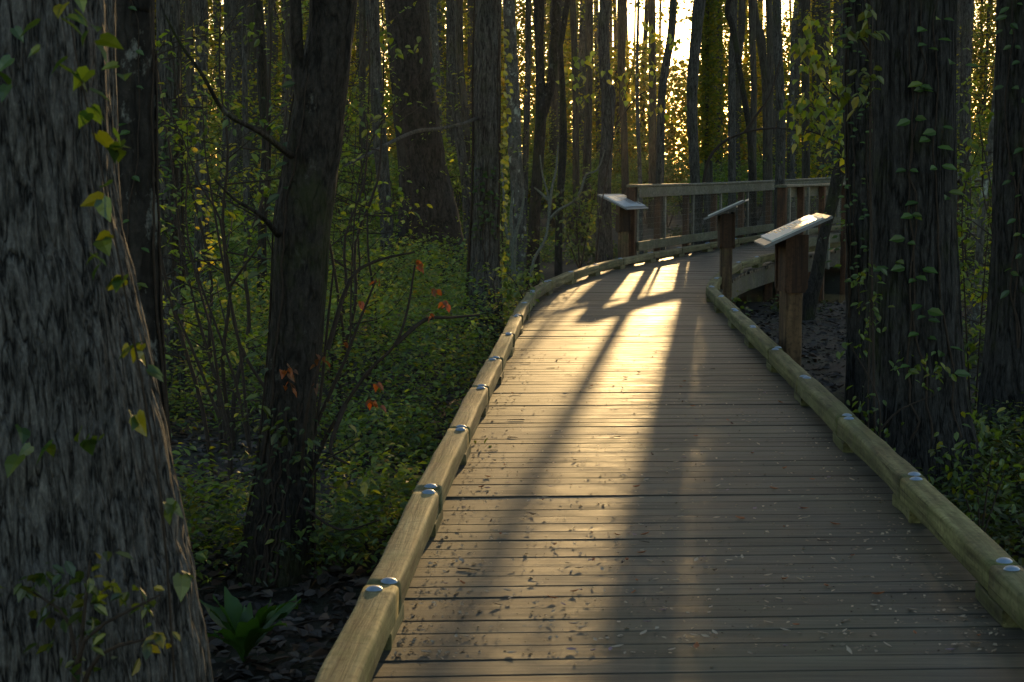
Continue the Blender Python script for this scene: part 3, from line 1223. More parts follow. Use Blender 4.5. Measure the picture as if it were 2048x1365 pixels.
# near trees
tree('T1', 3.6, [(-125, -150, 600), (-115, 0, 606), (-108, 60, 606), (-90, 420, 625), (-52, 700, 672), (-30, 1000, 735), (0, 1365, 795)],
     'wide grey furrowed trunk very close by, with leafy vines on its bark', 'bark_grey', 420, 100, 7, .12, bark_disp(.009, 23, 6, 11), 'furrowed_tree')
tree('T1b', 6.4, [(186, 0, 84), (192, 300, 88), (205, 700, 94), (215, 1000, 105)], 'grey ridged trunk half hidden behind the wide furrowed trunk',
     'bark_grey', 64, 20, 9, .2, bark_disp(.006, 11, 2.4, 12), 'furrowed_tree')
tree('T2', 7.6, [(262, -60, 84), (265, 0, 84), (268, 200, 86), (270, 420, 88), (278, 700, 92), (288, 1000, 104)], 'dark trunk with round pale lichen patches and a climbing stem',
     'bark_lichen', 48, 18, 9, .3, bark_disp(.005, 6, 4, 13), 'lichen_tree')
tree('T3', 14.0, [(336, 0, 46), (338, 200, 47), (339, 420, 52), (340, 600, 56)], 'grey trunk edged with a sunlit glowing ivy vine', 'bark_mid', 36, 12, 10, .3, bark_disp(.006, 8, 2.4, 14))
tree('T4', 21.0, [(399, 0, 32), (404, 77, 26), (402, 200, 26), (404, 420, 28), (405, 500, 34)], 'grey trunk just behind the vine-lit trunk', 'bark_mid', 20, 6, 11)
tree('T5', 19.0, [(515, 0, 19), (522, 92, 19), (526, 185, 22), (532, 246, 22), (533, 300, 20), (528, 388, 22), (524, 476, 17), (524, 640, 20)],
     'slim dark trunk with ivy tufts, short of the thick leaning trunk', 'bark_dark', 16, 6, 11)
tree('T6', 7.95, [(678, -80, 88), (668, 0, 90), (662, 73, 88), (642, 183, 100), (625, 311, 106), (606, 440, 109), (599, 549, 106), (590, 700, 102), (574, 900, 104), (556, 1120, 120)],
     'thick dark mossy trunk leaning over the undergrowth, with ivy leaves along one edge', 'bark_dark', 90, 26, 8, .35, bark_disp(.007, 5, 3.2, 15), 'leaning_tree',
     limbs=[([(612, 215, 7.9), (598, 150, 7.9), (592, 60, 7.85), (590, -60, 7.8)], [.045, .036, .03, .026]),
            ([(582, 312, 7.8), (520, 265, 7.3), (450, 225, 7.0), (405, 150, 6.9), (362, 90, 6.85), (330, 30, 6.8)], [.018, .012, .010, .008, .006, .004]),
            ([(556, 470, 7.85), (520, 430, 7.6), (470, 400, 7.5), (430, 360, 7.4)], [.016, .010, .007, .004])])
tree('T7', 26.0, [(744, 0, 27), (749, 110, 25), (761, 293, 28), (772, 421, 25), (775, 520, 28)], 'slim grey trunk beside the broad rough trunk', 'bark_mid', 20, 6, 12)
tree('T8', 30.0, [(810, -40, 80), (812, 0, 81), (819, 110, 86), (829, 183, 85), (834, 238, 88), (848, 348, 94), (856, 420, 110), (858, 500, 130)],
     'broadest distant trunk with rough brown bark, swelling towards its foot', 'bark_broad', 48, 14, 14, .25, bark_disp(.022, 10, 1.6, 16), 'broad_tree')
tree('T9a', 45.0, [(865, 0, 15), (875, 183, 14), (880, 350, 16)], 'thin pale trunk just beyond the broad rough trunk', 'bark_pale')
tree('T9b', 33.0, [(901, 0, 16), (908, 183, 14), (921, 293, 19), (931, 366, 18), (938, 480, 20)], 'slender trunk leaning slightly, between the broad trunk and the ivy trunk', 'bark_mid', 12, 6, 13)
tree('T9c', 38.0, [(918, 0, 15), (920, 128, 15), (930, 230, 16), (935, 350, 16)], 'straight slender trunk in the gap close to the ivy trunk', 'bark_far', 10, 3, 13)
tree('T10', 19.0, [(976, -40, 49), (976, 0, 50), (974, 183, 52), (973, 366, 51), (969, 505, 57), (969, 640, 66), (970, 680, 72)],
     'upright grey trunk by the curb with ivy leaves catching light on one edge', 'bark_mid', 72, 22, 10, .3, bark_disp(.0075, 10, 1.5, 17), 'ivy_clad_tree',
     limbs=[([(955, 236, 18.9), (925, 248, 18.2), (880, 258, 17.4), (832, 263, 16.6), (780, 286, 15.6), (735, 310, 14.8), (682, 335, 14.2)], [.022, .018, .018, .02, .018, .014, .009])])
tree('T11', 30.0, [(1017, 0, 24), (1025, 165, 26), (1030, 293, 27), (1035, 385, 28), (1038, 500, 32)], 'pale grey trunk next beyond the ivy trunk', 'bark_pale', 24, 8, 13, .3, bark_disp(.008, 7, 1.6, 18))
tree('T12', 27.0, [(1078, 0, 22), (1079, 110, 16), (1082, 220, 22), (1076, 330, 22), (1068, 458, 23), (1066, 520, 26)], 'forked dark trunk whose two stems part above head height', 'bark_dark', 20, 6, 12,
     limbs=[([(1080, 250, 27), (1092, 205, 27), (1103, 165, 27), (1110, 92, 27), (1114, 0, 27), (1120, -80, 27)], [.07, .085, .08, .08, .075, .07])], name='forked_tree')
tree('T12c', 24.0, [(1126, 60, 12), (1120, 92, 12), (1125, 183, 12), (1126, 293, 16), (1118, 440, 14), (1117, 560, 16)], 'thin crooked dark trunk standing before the forked tree', 'bark_dark', 12, 6, 11)
tree('T13', 30.0, [(1212, 0, 22), (1207, 55, 23), (1211, 165, 22), (1217, 190, 27), (1213, 293, 24), (1208, 403, 28), (1208, 500, 34)],
     'knobbly grey trunk right behind the smallest sign', 'bark_mid', 28, 10, 12, .3, bark_disp(.008, 6, 1.8, 19))
tree('B1', 56.0, [(1246, 0, 16), (1243, 132, 15), (1248, 264, 14), (1250, 352, 15)], 'straight trunk next to the knobbly trunk and a white-barked stem', 'bark_far', 10, 4, 14)
tree('B2', 36.0, [(1277, -40, 5), (1277, 0, 5), (1274, 176, 7), (1280, 352, 8)], 'very thin white-barked stem beyond the end post of the railing', 'bark_pale', 8, 4, 10, name='white_stemmed_tree')
tree('B3', 60.0, [(1304, 0, 14), (1305, 176, 15), (1305, 352, 16)], 'straight brown trunk rising beyond the end post of the railing', 'bark_far', 10, 4, 15)
tree('B4', 30.0, [(1350, -60, 15), (1347, 0, 15), (1342, 73, 16), (1330, 140, 16), (1323, 205, 16), (1320, 352, 16)], 'crooked thin trunk bending aside below the sun', 'bark_mid', 12, 6, 11, name='leaning_tree')
tree('B6', 32.0, [(1408, -60, 25), (1400, 0, 25), (1392, 73, 22), (1386, 146, 21), (1384, 205, 21), (1386, 278, 20), (1390, 352, 20)],
     'tall grey trunk curving up in front of the sun', 'bark_mid', 24, 8, 13, .3, bark_disp(.008, 6, 1.8, 20), 'leaning_tree')
tree('B7', 48.0, [(1411, 0, 12), (1413, 88, 11), (1415, 205, 13), (1418, 322, 14)], 'slender trunk close behind the curving trunk under the sun', 'bark_far', 10, 4, 15)
tree('B7b', 75.0, [(1426, 0, 15), (1424, 180, 15), (1425, 352, 16)], 'added dim far trunk squeezed between the sunward trunks and the straight trunk', 'bark_far', 10, 4, 16)  # added far trunk, helps keep the deck's right side shaded
tree('B7e', 44.0, [(1415, 0, 7), (1414, 180, 8), (1413, 352, 9)], 'added leafy stem shading the deck, beside the trunk in front of the sun', 'bark_far', 8, 4, 11, crown=False, name='added_shade_tree')  # leaf column added to block sun from a strip of deck
lvb = Leaves()
nb = 5200
zb = rng.uniform(1.8, 6.2, nb)
lvb.add(np.stack([44 * TAZ + .07 + rng.normal(0, .21, nb), 44 + rng.normal(0, .25, nb), zb], -1), rand_dirs(nb), rand_norm(nb, .8), rng.uniform(.07, .15, nb), tints(nb, (.08, .11, .018), .35, .3))
lvb.build('crown', M['farleaf'], TREES['B7e']['root'], TREES['B7e']['base'])
tree('B7c', 90.0, [(1411, 0, 17), (1412, 180, 17), (1411, 352, 18)], 'added farthest trunk straight under the sun', 'bark_far', 10, 4, 18)  # added trunk filling the shade beside the lit strip
tree('B7d', 62.0, [(1436, 0, 13), (1438, 180, 13), (1436, 352, 14)], 'added dim trunk a little short of the S-shaped stem', 'bark_far', 10, 4, 16)  # another trunk added to fill the deck shade
tree('B8', 38.0, [(1468, 0, 14), (1467, 60, 14), (1464, 132, 15), (1464, 350, 16)], 'straight trunk crossed by an S-shaped stem', 'bark_mid', 12, 5, 13)
tree('B8b', 36.0, [(1462, -30, 11), (1455, 23, 11), (1462, 44, 13), (1472, 88, 12), (1479, 140, 11), (1490, 205, 12), (1499, 264, 12), (1504, 360, 13)],
     'S-shaped dark stem crossing a straight trunk', 'bark_dark', 12, 6, 10, name='crooked_tree')
tree('B9', 40.0, [(1504, 0, 15), (1505, 88, 13), (1508, 176, 12), (1505, 293, 16), (1505, 360, 17)], 'dark straight trunk right after the S-shaped stem', 'bark_far', 12, 5, 13)
tree('B10', 52.0, [(1506, -20, 12), (1512, 40, 14), (1521, 75, 19), (1528, 146, 13), (1531, 220, 12), (1532, 352, 13)], 'bent trunk with a swollen elbow near the sky gap', 'bark_far', 10, 5, 14, name='crooked_tree')
tree('B11', 42.0, [(1537, 0, 13), (1541, 117, 14), (1537, 293, 16), (1537, 352, 17)], 'trunk standing directly over the tall post of the second railing', 'bark_far', 12, 4, 13)
tree('B12', 34.0, [(1554, 0, 17), (1556, 103, 18), (1560, 176, 18), (1562, 264, 19), (1560, 352, 20)], 'thicker brown trunk in the pair above the second railing post', 'bark_mid', 16, 6, 13, .3)
tree('B13', 55.0, [(1594, 0, 11), (1585, 88, 8), (1585, 264, 9), (1586, 352, 10)], 'pale thin stem between the brown pair and the maple leaves', 'bark_pale', 8, 4, 13, name='white_stemmed_tree')
tree('B14', 50.0, [(1611, 0, 20), (1611, 146, 16), (1612, 352, 17)], 'dark trunk half veiled by yellow-green maple leaves', 'bark_far', 10, 4, 14)
tree('B15', 55.0, [(1646, 0, 29), (1645, 132, 25), (1646, 352, 26)], 'stout far trunk behind the maple leaves and the vine-clad trunk', 'bark_far', 12, 4, 15)
tree('R4', 23.0, [(1702, -60, 20), (1697, 44, 20), (1692, 205, 19), (1690, 293, 26), (1676, 352, 26), (1666, 400, 24), (1648, 470, 22), (1634, 550, 26), (1624, 585, 28)],
     'bowed dark trunk leaning across the second railing', 'bark_dark', 24, 8, 11, .3, name='leaning_tree')
tree('R1', 13.4, [(1716, -40, 56), (1716, 0, 56), (1717, 200, 58), (1724, 450, 64), (1730, 620, 74)], 'dark trunk wrapped in ivy, pressed against the great ridged trunk', 'bark_ridge', 48, 16, 9, .3,
     bark_disp(.008, 7, 2, 21), 'ivy_clad_tree')
tree('R2', 9.6, [(1830, -80, 154), (1830, 0, 155), (1829, 200, 156), (1827, 450, 164), (1827, 650, 176), (1830, 800, 190), (1834, 930, 220), (1836, 1030, 270)],
     'great dark ridged trunk with paired vine leaves climbing its face', 'bark_ridge', 190, 44, 8, .25, bark_disp(.011, 13, 1.5, 22), 'ridged_tree')
tree('R3', 11.0, [(2050, -60, 104), (2048, 0, 104), (2044, 300, 108), (2040, 600, 120), (2040, 850, 150)], 'dark ridged trunk cut by the picture edge beyond the great trunk', 'bark_ridge', 90, 26, 8, .3,
     bark_disp(.008, 10, 1.6, 23), 'ridged_tree')
tree('R5', 17.0, [(2002, 0, 14), (1994, 180, 15), (1980, 300, 16), (1966, 400, 15), (1958, 520, 16)], 'thin pale trunk leaning in the gap past the great ridged trunk', 'bark_pale', 14, 6, 10, name='leaning_tree')
for i, (key, Y, px, w, lab) in enumerate([
        ('L1', 28, 494, 12, 'thin dark trunk before the slim ivy-tufted trunk'), ('L2', 35, 537, 11, 'thin straight trunk peeping past the slim ivy-tufted trunk'),
        ('L3', 42, 566, 9, 'thin trunk against the brightest sky gap by the leaning trunk'), ('L4', 34, 455, 14, 'straight brown trunk deep behind the long slanting limb'),
        ('L5', 40, 725, 14, 'narrow trunk hugging the slim grey trunk'), ('L6', 52, 945, 16, 'trunk partly hidden behind the ivy trunk'),
        ('L7', 44, 1052, 12, 'narrow trunk between the pale grey trunk and the forked tree'), ('L8', 46, 1150, 13, 'straight narrow trunk midway from forked tree to knobbly trunk'),
        ('L9', 55, 1178, 16, 'brown trunk a little short of the knobbly trunk'), ('L10', 36, 1935, 22, 'trunk seen past the great ridged trunk above the far railing')]):
    j = [rng.normal(0, 4) for _ in range(3)]
    tree(key, Y, [(px + j[0], 0, w), (px + j[1], 170, w * .95), (px + j[2], 352, w * 1.1)], lab, 'bark_far' if i % 3 else 'bark_mid', 10, 5, 13)

# ---- far trees: a few of each kind, then copies
def far_tree_proto(k):
    root = thing('tree', (0, -60, -20), 'slender far trunk among many deep in the wood', 'tree', 'slender trunks deep in the wood')
    hgt = rng.uniform(14, 18)
    n = 9
    zz = np.linspace(-.3, hgt, n)
    lean = rng.normal(0, .025)
    xs = lean * zz + np.cumsum(rng.normal(0, .07, n))
    ys = np.cumsum(rng.normal(0, .05, n))
    r0 = rng.uniform(.11, .2)
    r = r0 * np.linspace(1.1, .5, n)
    r[0] *= 1.35
    mb = MB()
    mb.tube(np.c_[xs, ys, zz], r, 9, sub=3)
    lv = Leaves()
    tw = mb
    for b in range(rng.integers(22, 32)):
        z = 1.2 + (hgt - 4) * rng.random() ** 1.3
        a = rng.uniform(0, 6.28)
        ln = rng.uniform(.6, 2.2)
        s = np.array((np.interp(z, zz, xs), np.interp(z, zz, ys), z))
        e = s + np.array((math.cos(a) * ln, math.sin(a) * ln, rng.uniform(-.2, .7)))
        m = (s + e) / 2 + rng.normal(0, .12, 3)
        tw.tube([s, m, e], [.022, .015, .006], 4, cap=False, sub=2)
        q = rng.integers(30, 90)
        t = rng.uniform(.35, 1.05, q)[:, None]
        p = s * (1 - t) + e * t + rng.normal(0, .22, (q, 3))
        lv.add(p, rand_dirs(q), rand_norm(q, .9), rng.uniform(.07, .15, q), tints(q, (.105, .135, .02), .35, .3))
    crown_leaves(lv, (xs[-1], ys[-1], hgt - 2.5), (1.6, 1.6, 2.6), 420, .17, (.05, .085, .015))
    kids = [mb.build('trunk', M['bark_far'] if k % 3 else M['bark_mid'], root, smooth=True),
            lv.build('crown', M['farleaf'], root)]
    return root, kids


protos = [far_tree_proto(k) for k in range(7)]
placed = []
cnt = 0
tries = 0
while cnt < 92 and tries < 6000:
    tries += 1
    Y = rng.uniform(36, 98)
    x = rng.uniform(-.335, .335) * Y
    u = x - Y * TAZ
    if -5.7 < u < .3 or in_lane(u, .35): continue
    if on_deck(x, Y, 1.2): continue
    if creek_d(x, Y) < 2.0: continue
    if any((x - a) ** 2 + (Y - b) ** 2 < 2.2 ** 2 for a, b in placed): continue
    placed.append((x, Y))
    root, kids = protos[cnt % 7]
    loc = (x, Y, gz1(x, Y))
    if cnt < 7:
        root.location = loc; root.rotation_euler = (0, 0, rng.uniform(0, 6.28))
    else:
        copy_thing(root, kids, loc, rng.uniform(0, 6.28), rng.uniform(.8, 1.2))
    cnt += 1


# ---- far woods: one mass that nobody could count
def far_woods():
    lv = Leaves()
    n = 360000
    Y = rng.uniform(94, 109, n)
    x = rng.uniform(-.40, .40, n) * Y
    z = rng.uniform(0, 1, n) ** 1.25 * 17
    px = 1024 + F * x / Y
    u = x - Y * TAZ
    clump = fbm(np.stack([x * .22, Y * .22, z * .3], -1), 31, 3)
    hole = fbm(np.stack([x * .45, z * .5, Y * .1], -1), 41, 2)
    # the canopy thins with height and opens towards the sun
    side = np.clip(np.maximum((1200 - px) / 150, (px - 1590) / 90), 0, 1)
    top = 8.7 + 6.5 * side + 3 * (fbm(np.stack([x * .12, Y * 0, z * 0], -1), 51, 2) - .5)
    keep = clump > .06 + .17 * np.clip((z - 5.5) / 3, 0, 1) + .25 * np.clip((z - top) / 2.5, 0, 1)
    keep &= hole > .08 + .12 * np.clip((z - 5) / 3, 0, 1) + .20 * np.clip((z - top + 1) / 3, 0, 1)
    lane = in_lane(u) & (z > TEL * (Y - 24) - .4) & (z < TEL * (Y - 5.5))
    keep &= ~lane
    x, Y, z = x[keep], Y[keep], z[keep]
    m = len(x)
    p = np.stack([x, Y, z + gz(x, Y)], -1)
    lv.add(p, rand_dirs(m, .6), rand_norm(m, 1.0), rng.uniform(.18, .40, m), tints(m, (.095, .115, .018), .4, .3))
    mbk = MB()
    nt = 0
    while nt < 190:
        yy = rng.uniform(94, 122)
        xx = rng.uniform(-.38, .38) * yy
        u = xx - yy * TAZ
        if in_lane(u, .15): continue
        r = rng.uniform(.08, .24)
        l = rng.normal(0, .03)
        b = gz1(xx, yy)
        mbk.tube([(xx, yy, b - .2), (xx + l * 6 + rng.normal(0, .2), yy, 6), (xx + l * 18, yy, 19)], [r, r * .85, r * .6], 6, cap=False, tint=(.5, .4, .3))
        nt += 1
    o = lv.build('far_woods', M['farleaf'])
    tag(o, 'far mass of sunlit foliage closing off the wood', kind='stuff')
    t = mbk.build('far_trunks', M['bark_far'], o)
    t['kind'] = 'stuff'


far_woods()


# ---------------------------------------------------------------- understory shrubs (beyond the boardwalk)
def shrub_proto(k, hgt, rad, n, size, tint):
    root = thing('shrub', (0, -60, -20), 'leafy green understory shrub among the far trunks', 'shrub', 'understory shrubs between the far trunks')
    st = MB()
    lv = Leaves()
    ns = rng.integers(5, 9)
    for i in range(ns):
        a = rng.uniform(0, 6.28)
        rr = rng.uniform(.2, 1) * rad
        h = rng.uniform(.55, 1) * hgt
        e = np.array((math.cos(a) * rr, math.sin(a) * rr, h))
        m = e * .5 + np.array((0, 0, .12 * h)) + rng.normal(0, .05 * rad, 3)
        st.tube([(0, 0, -.1), m, e], [.018, .012, .004], 4, cap=False, sub=3)
        for b in range(rng.integers(5, 9)):
            t = rng.uniform(.25, 1)
            s = m * (1 - t) + e * t if t > .3 else m
            d = unit(rng.normal(0, 1, 3) * np.array((1, 1, .35)))
            f = s + d * rng.uniform(.2, .5) * rad
            st.tube([s, f], [.005, .002], 3, cap=False)
            q = max(4, n // (ns * 6))
            tt = rng.uniform(.1, 1.1, q)[:, None]
            p = s * (1 - tt) + f * tt + rng.normal(0, .07 * rad, (q, 3))
            lv.add(p, rand_dirs(q), rand_norm(q, .55), rng.uniform(.6, 1.3, q) * size, tints(q, tint, .35, .12))
    kids = [st.build('stems', M['twig'], root), lv.build('foliage', M['leaf'], root)]
    return root, kids


sp = [shrub_proto(0, 2.2, 1.1, 900, .10, (0.091, 0.163, 0.026)), shrub_proto(1, 3.2, 1.3, 1100, .11, (0.098, 0.169, 0.026)),
      shrub_proto(2, 1.5, 1.0, 800, .09, (0.085, 0.156, 0.026)), shrub_proto(3, 4.4, 1.4, 1200, .11, (0.111, 0.163, 0.023)),
      shrub_proto(4, 2.6, 1.2, 900, .10, (0.085, 0.150, 0.026))]
cnt = 0; tries = 0
shp = []
while cnt < 210 and tries < 9000:
    tries += 1
    Y = rng.uniform(22, 90)
    x = rng.uniform(-.34, .34) * Y
    k = int(rng.integers(0, 5))
    hh = (2.2, 3.2, 1.5, 4.4, 2.6)[k]
    if Y < 32 and hh > 1.7: k, hh = 2, 1.5
    u = x - Y * TAZ
    if in_lane(u, 1.0) and hh > TEL * (Y - 22) - .8: continue
    if on_deck(x, Y, 1.6) or creek_d(x, Y) < 2.2: continue
    if 1.4 < u < 2.7 and Y < 60: continue
    if any((x - a) ** 2 + (Y - b) ** 2 < 1.5 for a, b in shp): continue
    px = 1024 + F * x / Y
    if 1210 < px < 1720 and Y < 46: continue
    shp.append((x, Y))
    root, kids = sp[k]
    loc = (x, Y, gz1(x, Y))
    if root.location.y < -50:
        root.location = loc
    else:
        copy_thing(root, kids, loc, rng.uniform(0, 6.28), rng.uniform(.8, 1.15))
    cnt += 1


def sapling_proto(k, hgt):
    root = thing('sapling', (0, -60, -20), 'slim twiggy sapling with sparse fresh leaves in the undergrowth', 'sapling', 'slim saplings in the undergrowth')
    mb = MB()
    lv = Leaves()
    n = 8
    zz = np.linspace(-.1, hgt, n)
    l = rng.normal(0, .12, 2)
    st = np.stack([l[0] * zz + np.cumsum(rng.normal(0, .05, n)), l[1] * zz + np.cumsum(rng.normal(0, .05, n)), zz], -1)
    mb.tube(st, np.linspace(.017, .004, n), 5, cap=False, sub=3)
    c = catmull(st, 60)
    for b in range(rng.integers(9, 15)):
        i = int(rng.uniform(.15, .95) * 59)
        a = rng.uniform(0, 6.28)
        ln = rng.uniform(.35, 1.1)
        s0 = c[i]
        e = s0 + np.array((math.cos(a) * ln, math.sin(a) * ln, rng.uniform(.0, .7) * ln))
        m = (s0 + e) / 2 + rng.normal(0, .05, 3)
        mb.tube([s0, m, e], [.006, .004, .0015], 4, cap=False, sub=3)
        for q in range(rng.integers(2, 4)):
            f = m + (e - m) * rng.random()
            g = f + rng.normal(0, .2, 3)
            mb.tube([f, g], [.002, .001], 3, cap=False)
        q = rng.integers(5, 22)
        t = rng.uniform(.3, 1.05, q)[:, None]
        p = s0 * (1 - t) ** 2 + 2 * m * t * (1 - t) + e * t ** 2 + rng.normal(0, .05, (q, 3))
        ax = rand_dirs(q, .3); ax[:, 2] -= .25
        lv.add(p, ax, rand_norm(q, .45), rng.uniform(.04, .085, q), tints(q, (0.111, 0.182, 0.029), .3, .2), LEAF6)
    return root, [mb.build('stem', M['twig'], root, smooth=True), lv.build('leaves', M['leaf'], root)]


saps = [sapling_proto(k, (2.2, 3.4, 2.8, 4.2, 1.8, 3.0)[k]) for k in range(6)]
cnt = 0; tries = 0
while cnt < 125 and tries < 9000:
    tries += 1
    Y = 9.5 + 34 * rng.random() ** 1.2
    x = rng.uniform(-.34, .34) * Y
    u = x - Y * TAZ
    px = 1024 + F * x / Y
    if in_lane(np.float64(u), .5) or on_deck(x, Y, 1.3) or creek_d(x, Y) < 2: continue
    if 1180 < px < 1800 and Y < 44: continue
    if px > 1700 and Y < 12: continue
    if Y < 13 and not (330 < px < 520 or 690 < px < 930): continue
    k = int(rng.integers(0, 6))
    root, kids = saps[k]
    loc = (x, Y, gz1(x, Y))
    if root.location.y < -50: root.location = loc
    else: copy_thing(root, kids, loc, rng.uniform(0, 6.28), rng.uniform(.8, 1.2))
    cnt += 1

# ---------------------------------------------------------------- ground cover
def undergrowth():
    lv = Leaves()
    st = MB()
    pos = []
    n = 30000
    Y = 5.2 + (rng.random(n) ** 1.35) * 50
    x = rng.uniform(-.345, .345, n) * Y + rng.normal(0, .2, n)
    dens = fbm(np.stack([x * .5, Y * .5, x * 0], -1), 61, 3)
    cd = creek_d(x, Y)
    z0 = gz(x, Y)
    for i in range(n):
        xx, yy = x[i], Y[i]
        if on_deck(xx, yy, .10): continue
        px = 1024 + F * xx / yy
        th = .43
        if xx < 0 or px < 1050:
            if yy < 7.8: th = .68
            elif yy < 9.8: th = .53
            else: th = .36
        elif px < 1780:
            th = .70 if yy < 28 else .56
        else:
            th = .55
        if dens[i] < th: continue
        if cd[i] < 1.9: continue
        hmax = .16 + .50 * max(0, dens[i] - th) / .3 + rng.uniform(0, .18)
        if yy > 14 and px < 1050: hmax += .22
        if yy > 22: hmax += .25
        if 1050 < px < 1780: hmax *= .45
        if px > 1780: hmax = hmax * .7 if yy < 9 else hmax + .05
        u = xx - yy * TAZ
        pos.append((xx, yy, z0[i], min(hmax, 1.1)))
    pos = np.array(pos)
    for (xx, yy, zz, hm) in pos:
        k = 16 if yy < 25 else 11
        t = rng.uniform(.15, 1, k)
        lean = rng.normal(0, .22, 2)
        p = np.stack([xx + lean[0] * hm * t + rng.normal(0, .07, k), yy + lean[1] * hm * t + rng.normal(0, .07, k), zz + hm * t], -1)
        sz = rng.uniform(.025, .07, k) * (1 if yy < 14 else 1 + (yy - 14) / 30)
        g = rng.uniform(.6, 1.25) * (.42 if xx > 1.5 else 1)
        yl = rng.random()
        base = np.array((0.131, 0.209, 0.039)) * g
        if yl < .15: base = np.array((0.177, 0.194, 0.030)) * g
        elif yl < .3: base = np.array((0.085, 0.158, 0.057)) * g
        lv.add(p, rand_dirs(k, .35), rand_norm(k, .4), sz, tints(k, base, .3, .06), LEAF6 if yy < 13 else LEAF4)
    o = lv.build('undergrowth', M['herb'])
    tag(o, 'low green undergrowth of small leaves over the wood floor', kind='stuff')
    # leaf litter on the floor
    lv = Leaves()
    n = 42000
    Y = 4.5 + (rng.random(n) ** 1.2) * 26
    x = rng.uniform(-.345, .345, n) * Y
    ok = np.array([not on_deck(a, b, .03) for a, b in zip(x, Y)]) & (creek_d(x, Y) > 1.7)
    x, Y = x[ok], Y[ok]
    m = len(x)
    p = np.stack([x, Y, gz(x, Y) + rng.uniform(.004, .03, m)], -1)
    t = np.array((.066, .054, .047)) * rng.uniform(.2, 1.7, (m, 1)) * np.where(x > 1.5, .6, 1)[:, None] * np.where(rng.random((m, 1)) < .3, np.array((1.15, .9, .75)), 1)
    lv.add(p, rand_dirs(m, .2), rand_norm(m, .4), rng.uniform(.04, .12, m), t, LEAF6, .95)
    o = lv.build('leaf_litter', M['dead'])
    tag(o, 'dead brown and grey leaves littering the wood floor', kind='stuff')


undergrowth()


# ---------------------------------------------------------------- vines on trunks
def vine(keys, label, n, zlo, zhi, az0, az1, size, tint, name='ivy_vine', pair=False, stemw=.008, out=.02, tmpl=HEART, yellow=.05, droop=.7, wander=.5, stems=3, face=0.0, mat='ivy'):
    key = keys
    b = TREES[key]['base']
    root = thing(name, b, label, 'vine')
    st = MB()
    lv = Leaves()
    for s in range(stems):
        a = rng.uniform(az0, az1)
        zs = np.linspace(max(zlo - .3, b[2]), zhi, 26)
        pts = []
        for z in zs:
            a += rng.normal(0, wander * .12)
            a = min(max(a, az0 - .1), az1 + .1)
            c = tree_at(key, z)
            pts.append(c[:3] + np.array((math.cos(a), math.sin(a), 0)) * (c[3] + stemw * .8))
        st.tube(pts, np.linspace(stemw, stemw * .4, len(pts)), 5, cap=False, sub=2)
    pos, axs, nrm = [], [], []
    for i in range(n):
        z = zlo + (zhi - zlo) * (i + rng.random()) / n
        a = rng.uniform(az0, az1)
        c = tree_at(key, z)
        d = np.array((math.cos(a), math.sin(a), 0))
        tg = np.array((-math.sin(a), math.cos(a), 0))
        p = c[:3] + d * (c[3] + out * rng.uniform(.4, 1.3))
        for sg in ((1, -1) if pair else (rng.choice((1, -1)),)):
            ax = tg * sg * rng.uniform(.5, 1) + d * rng.uniform(.3, .9) - np.array((0, 0, droop * rng.uniform(.2, .8)))
            pos.append(p + rng.normal(0, size * .25, 3) + tg * sg * size * .15); axs.append(ax)
            nrm.append((d * rng.uniform(.5, 1) + np.array((0, 0, rng.uniform(.4, 1)))) * (1 - face * .7) + rng.normal(0, .2, 3) - np.array((0, face * rng.uniform(.4, 1.2), 0)))
    m = len(pos)
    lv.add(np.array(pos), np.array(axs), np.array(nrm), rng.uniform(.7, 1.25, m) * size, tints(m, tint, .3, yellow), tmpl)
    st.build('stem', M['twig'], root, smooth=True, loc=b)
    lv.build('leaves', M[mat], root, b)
    return root


vine('T10', 'ivy with sunlit heart-shaped leaves edging the upright grey trunk', 70, zpx('T10', 560), zpx('T10', 60), R(-35), R(18), .08, (.12, .16, .02), out=.07, face=.9, mat='leaf')  # part of the sunlight is put into the brighter leaf tint
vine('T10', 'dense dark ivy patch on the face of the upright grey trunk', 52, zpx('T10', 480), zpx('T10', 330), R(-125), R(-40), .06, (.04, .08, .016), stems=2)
vine('T10', 'thick dangling stem hugging the shaded edge of the upright grey trunk', 14, zpx('T10', 690), zpx('T10', 0), R(178), R(196), .05, (.04, .07, .016), stemw=.022, stems=1)
vine('R2', 'vine with paired oval leaves climbing the face of the great ridged trunk', 25, zpx('R2', 760), zpx('R2', 0), R(-125), R(-50), .088, (.055, .11, .022), pair=True, tmpl=LEAF6, out=.05, stems=3, droop=.25)
vine('R1', 'tangled ivy wrapping the dark trunk by the great ridged trunk', 190, zpx('R1', 560), zpx('R1', 0), R(-190), R(-40), .06, (.055, .105, .026), stems=7, out=.12, tmpl=LEAF6, droop=.3, yellow=.12)
vine('R3', 'sparse ivy on the dark ridged trunk at the picture edge', 22, zpx('R3', 600), zpx('R3', 0), R(-140), R(-60), .07, (.055, .105, .026), pair=True, tmpl=LEAF6)
vine('T6', 'ivy of narrow leaves along the leaning mossy trunk', 26, zpx('T6', 800), zpx('T6', 150), R(-175), R(-120), .075, (.035, .07, .022), tmpl=LEAF6, out=.05, stems=2)
vine('T6', 'leafy honeysuckle heap smothering the foot of the leaning mossy trunk', 300, zpx('T6', 1130), zpx('T6', 800), R(-200), R(20), .036, (.032, .058, .014), tmpl=LEAF6, out=.17, stems=8, name='honeysuckle_vine')
vine('T3', 'ivy glowing gold in a shaft of sun beside the grey trunk', 170, zpx('T3', 540), zpx('T3', 50), R(-45), R(35), .065, (.14, .18, .02), tmpl=LEAF6, out=.28, yellow=.2, stems=4, face=.9, mat='leaf')  # gold glow partly painted: tint raised above plain ivy, sun does the rest
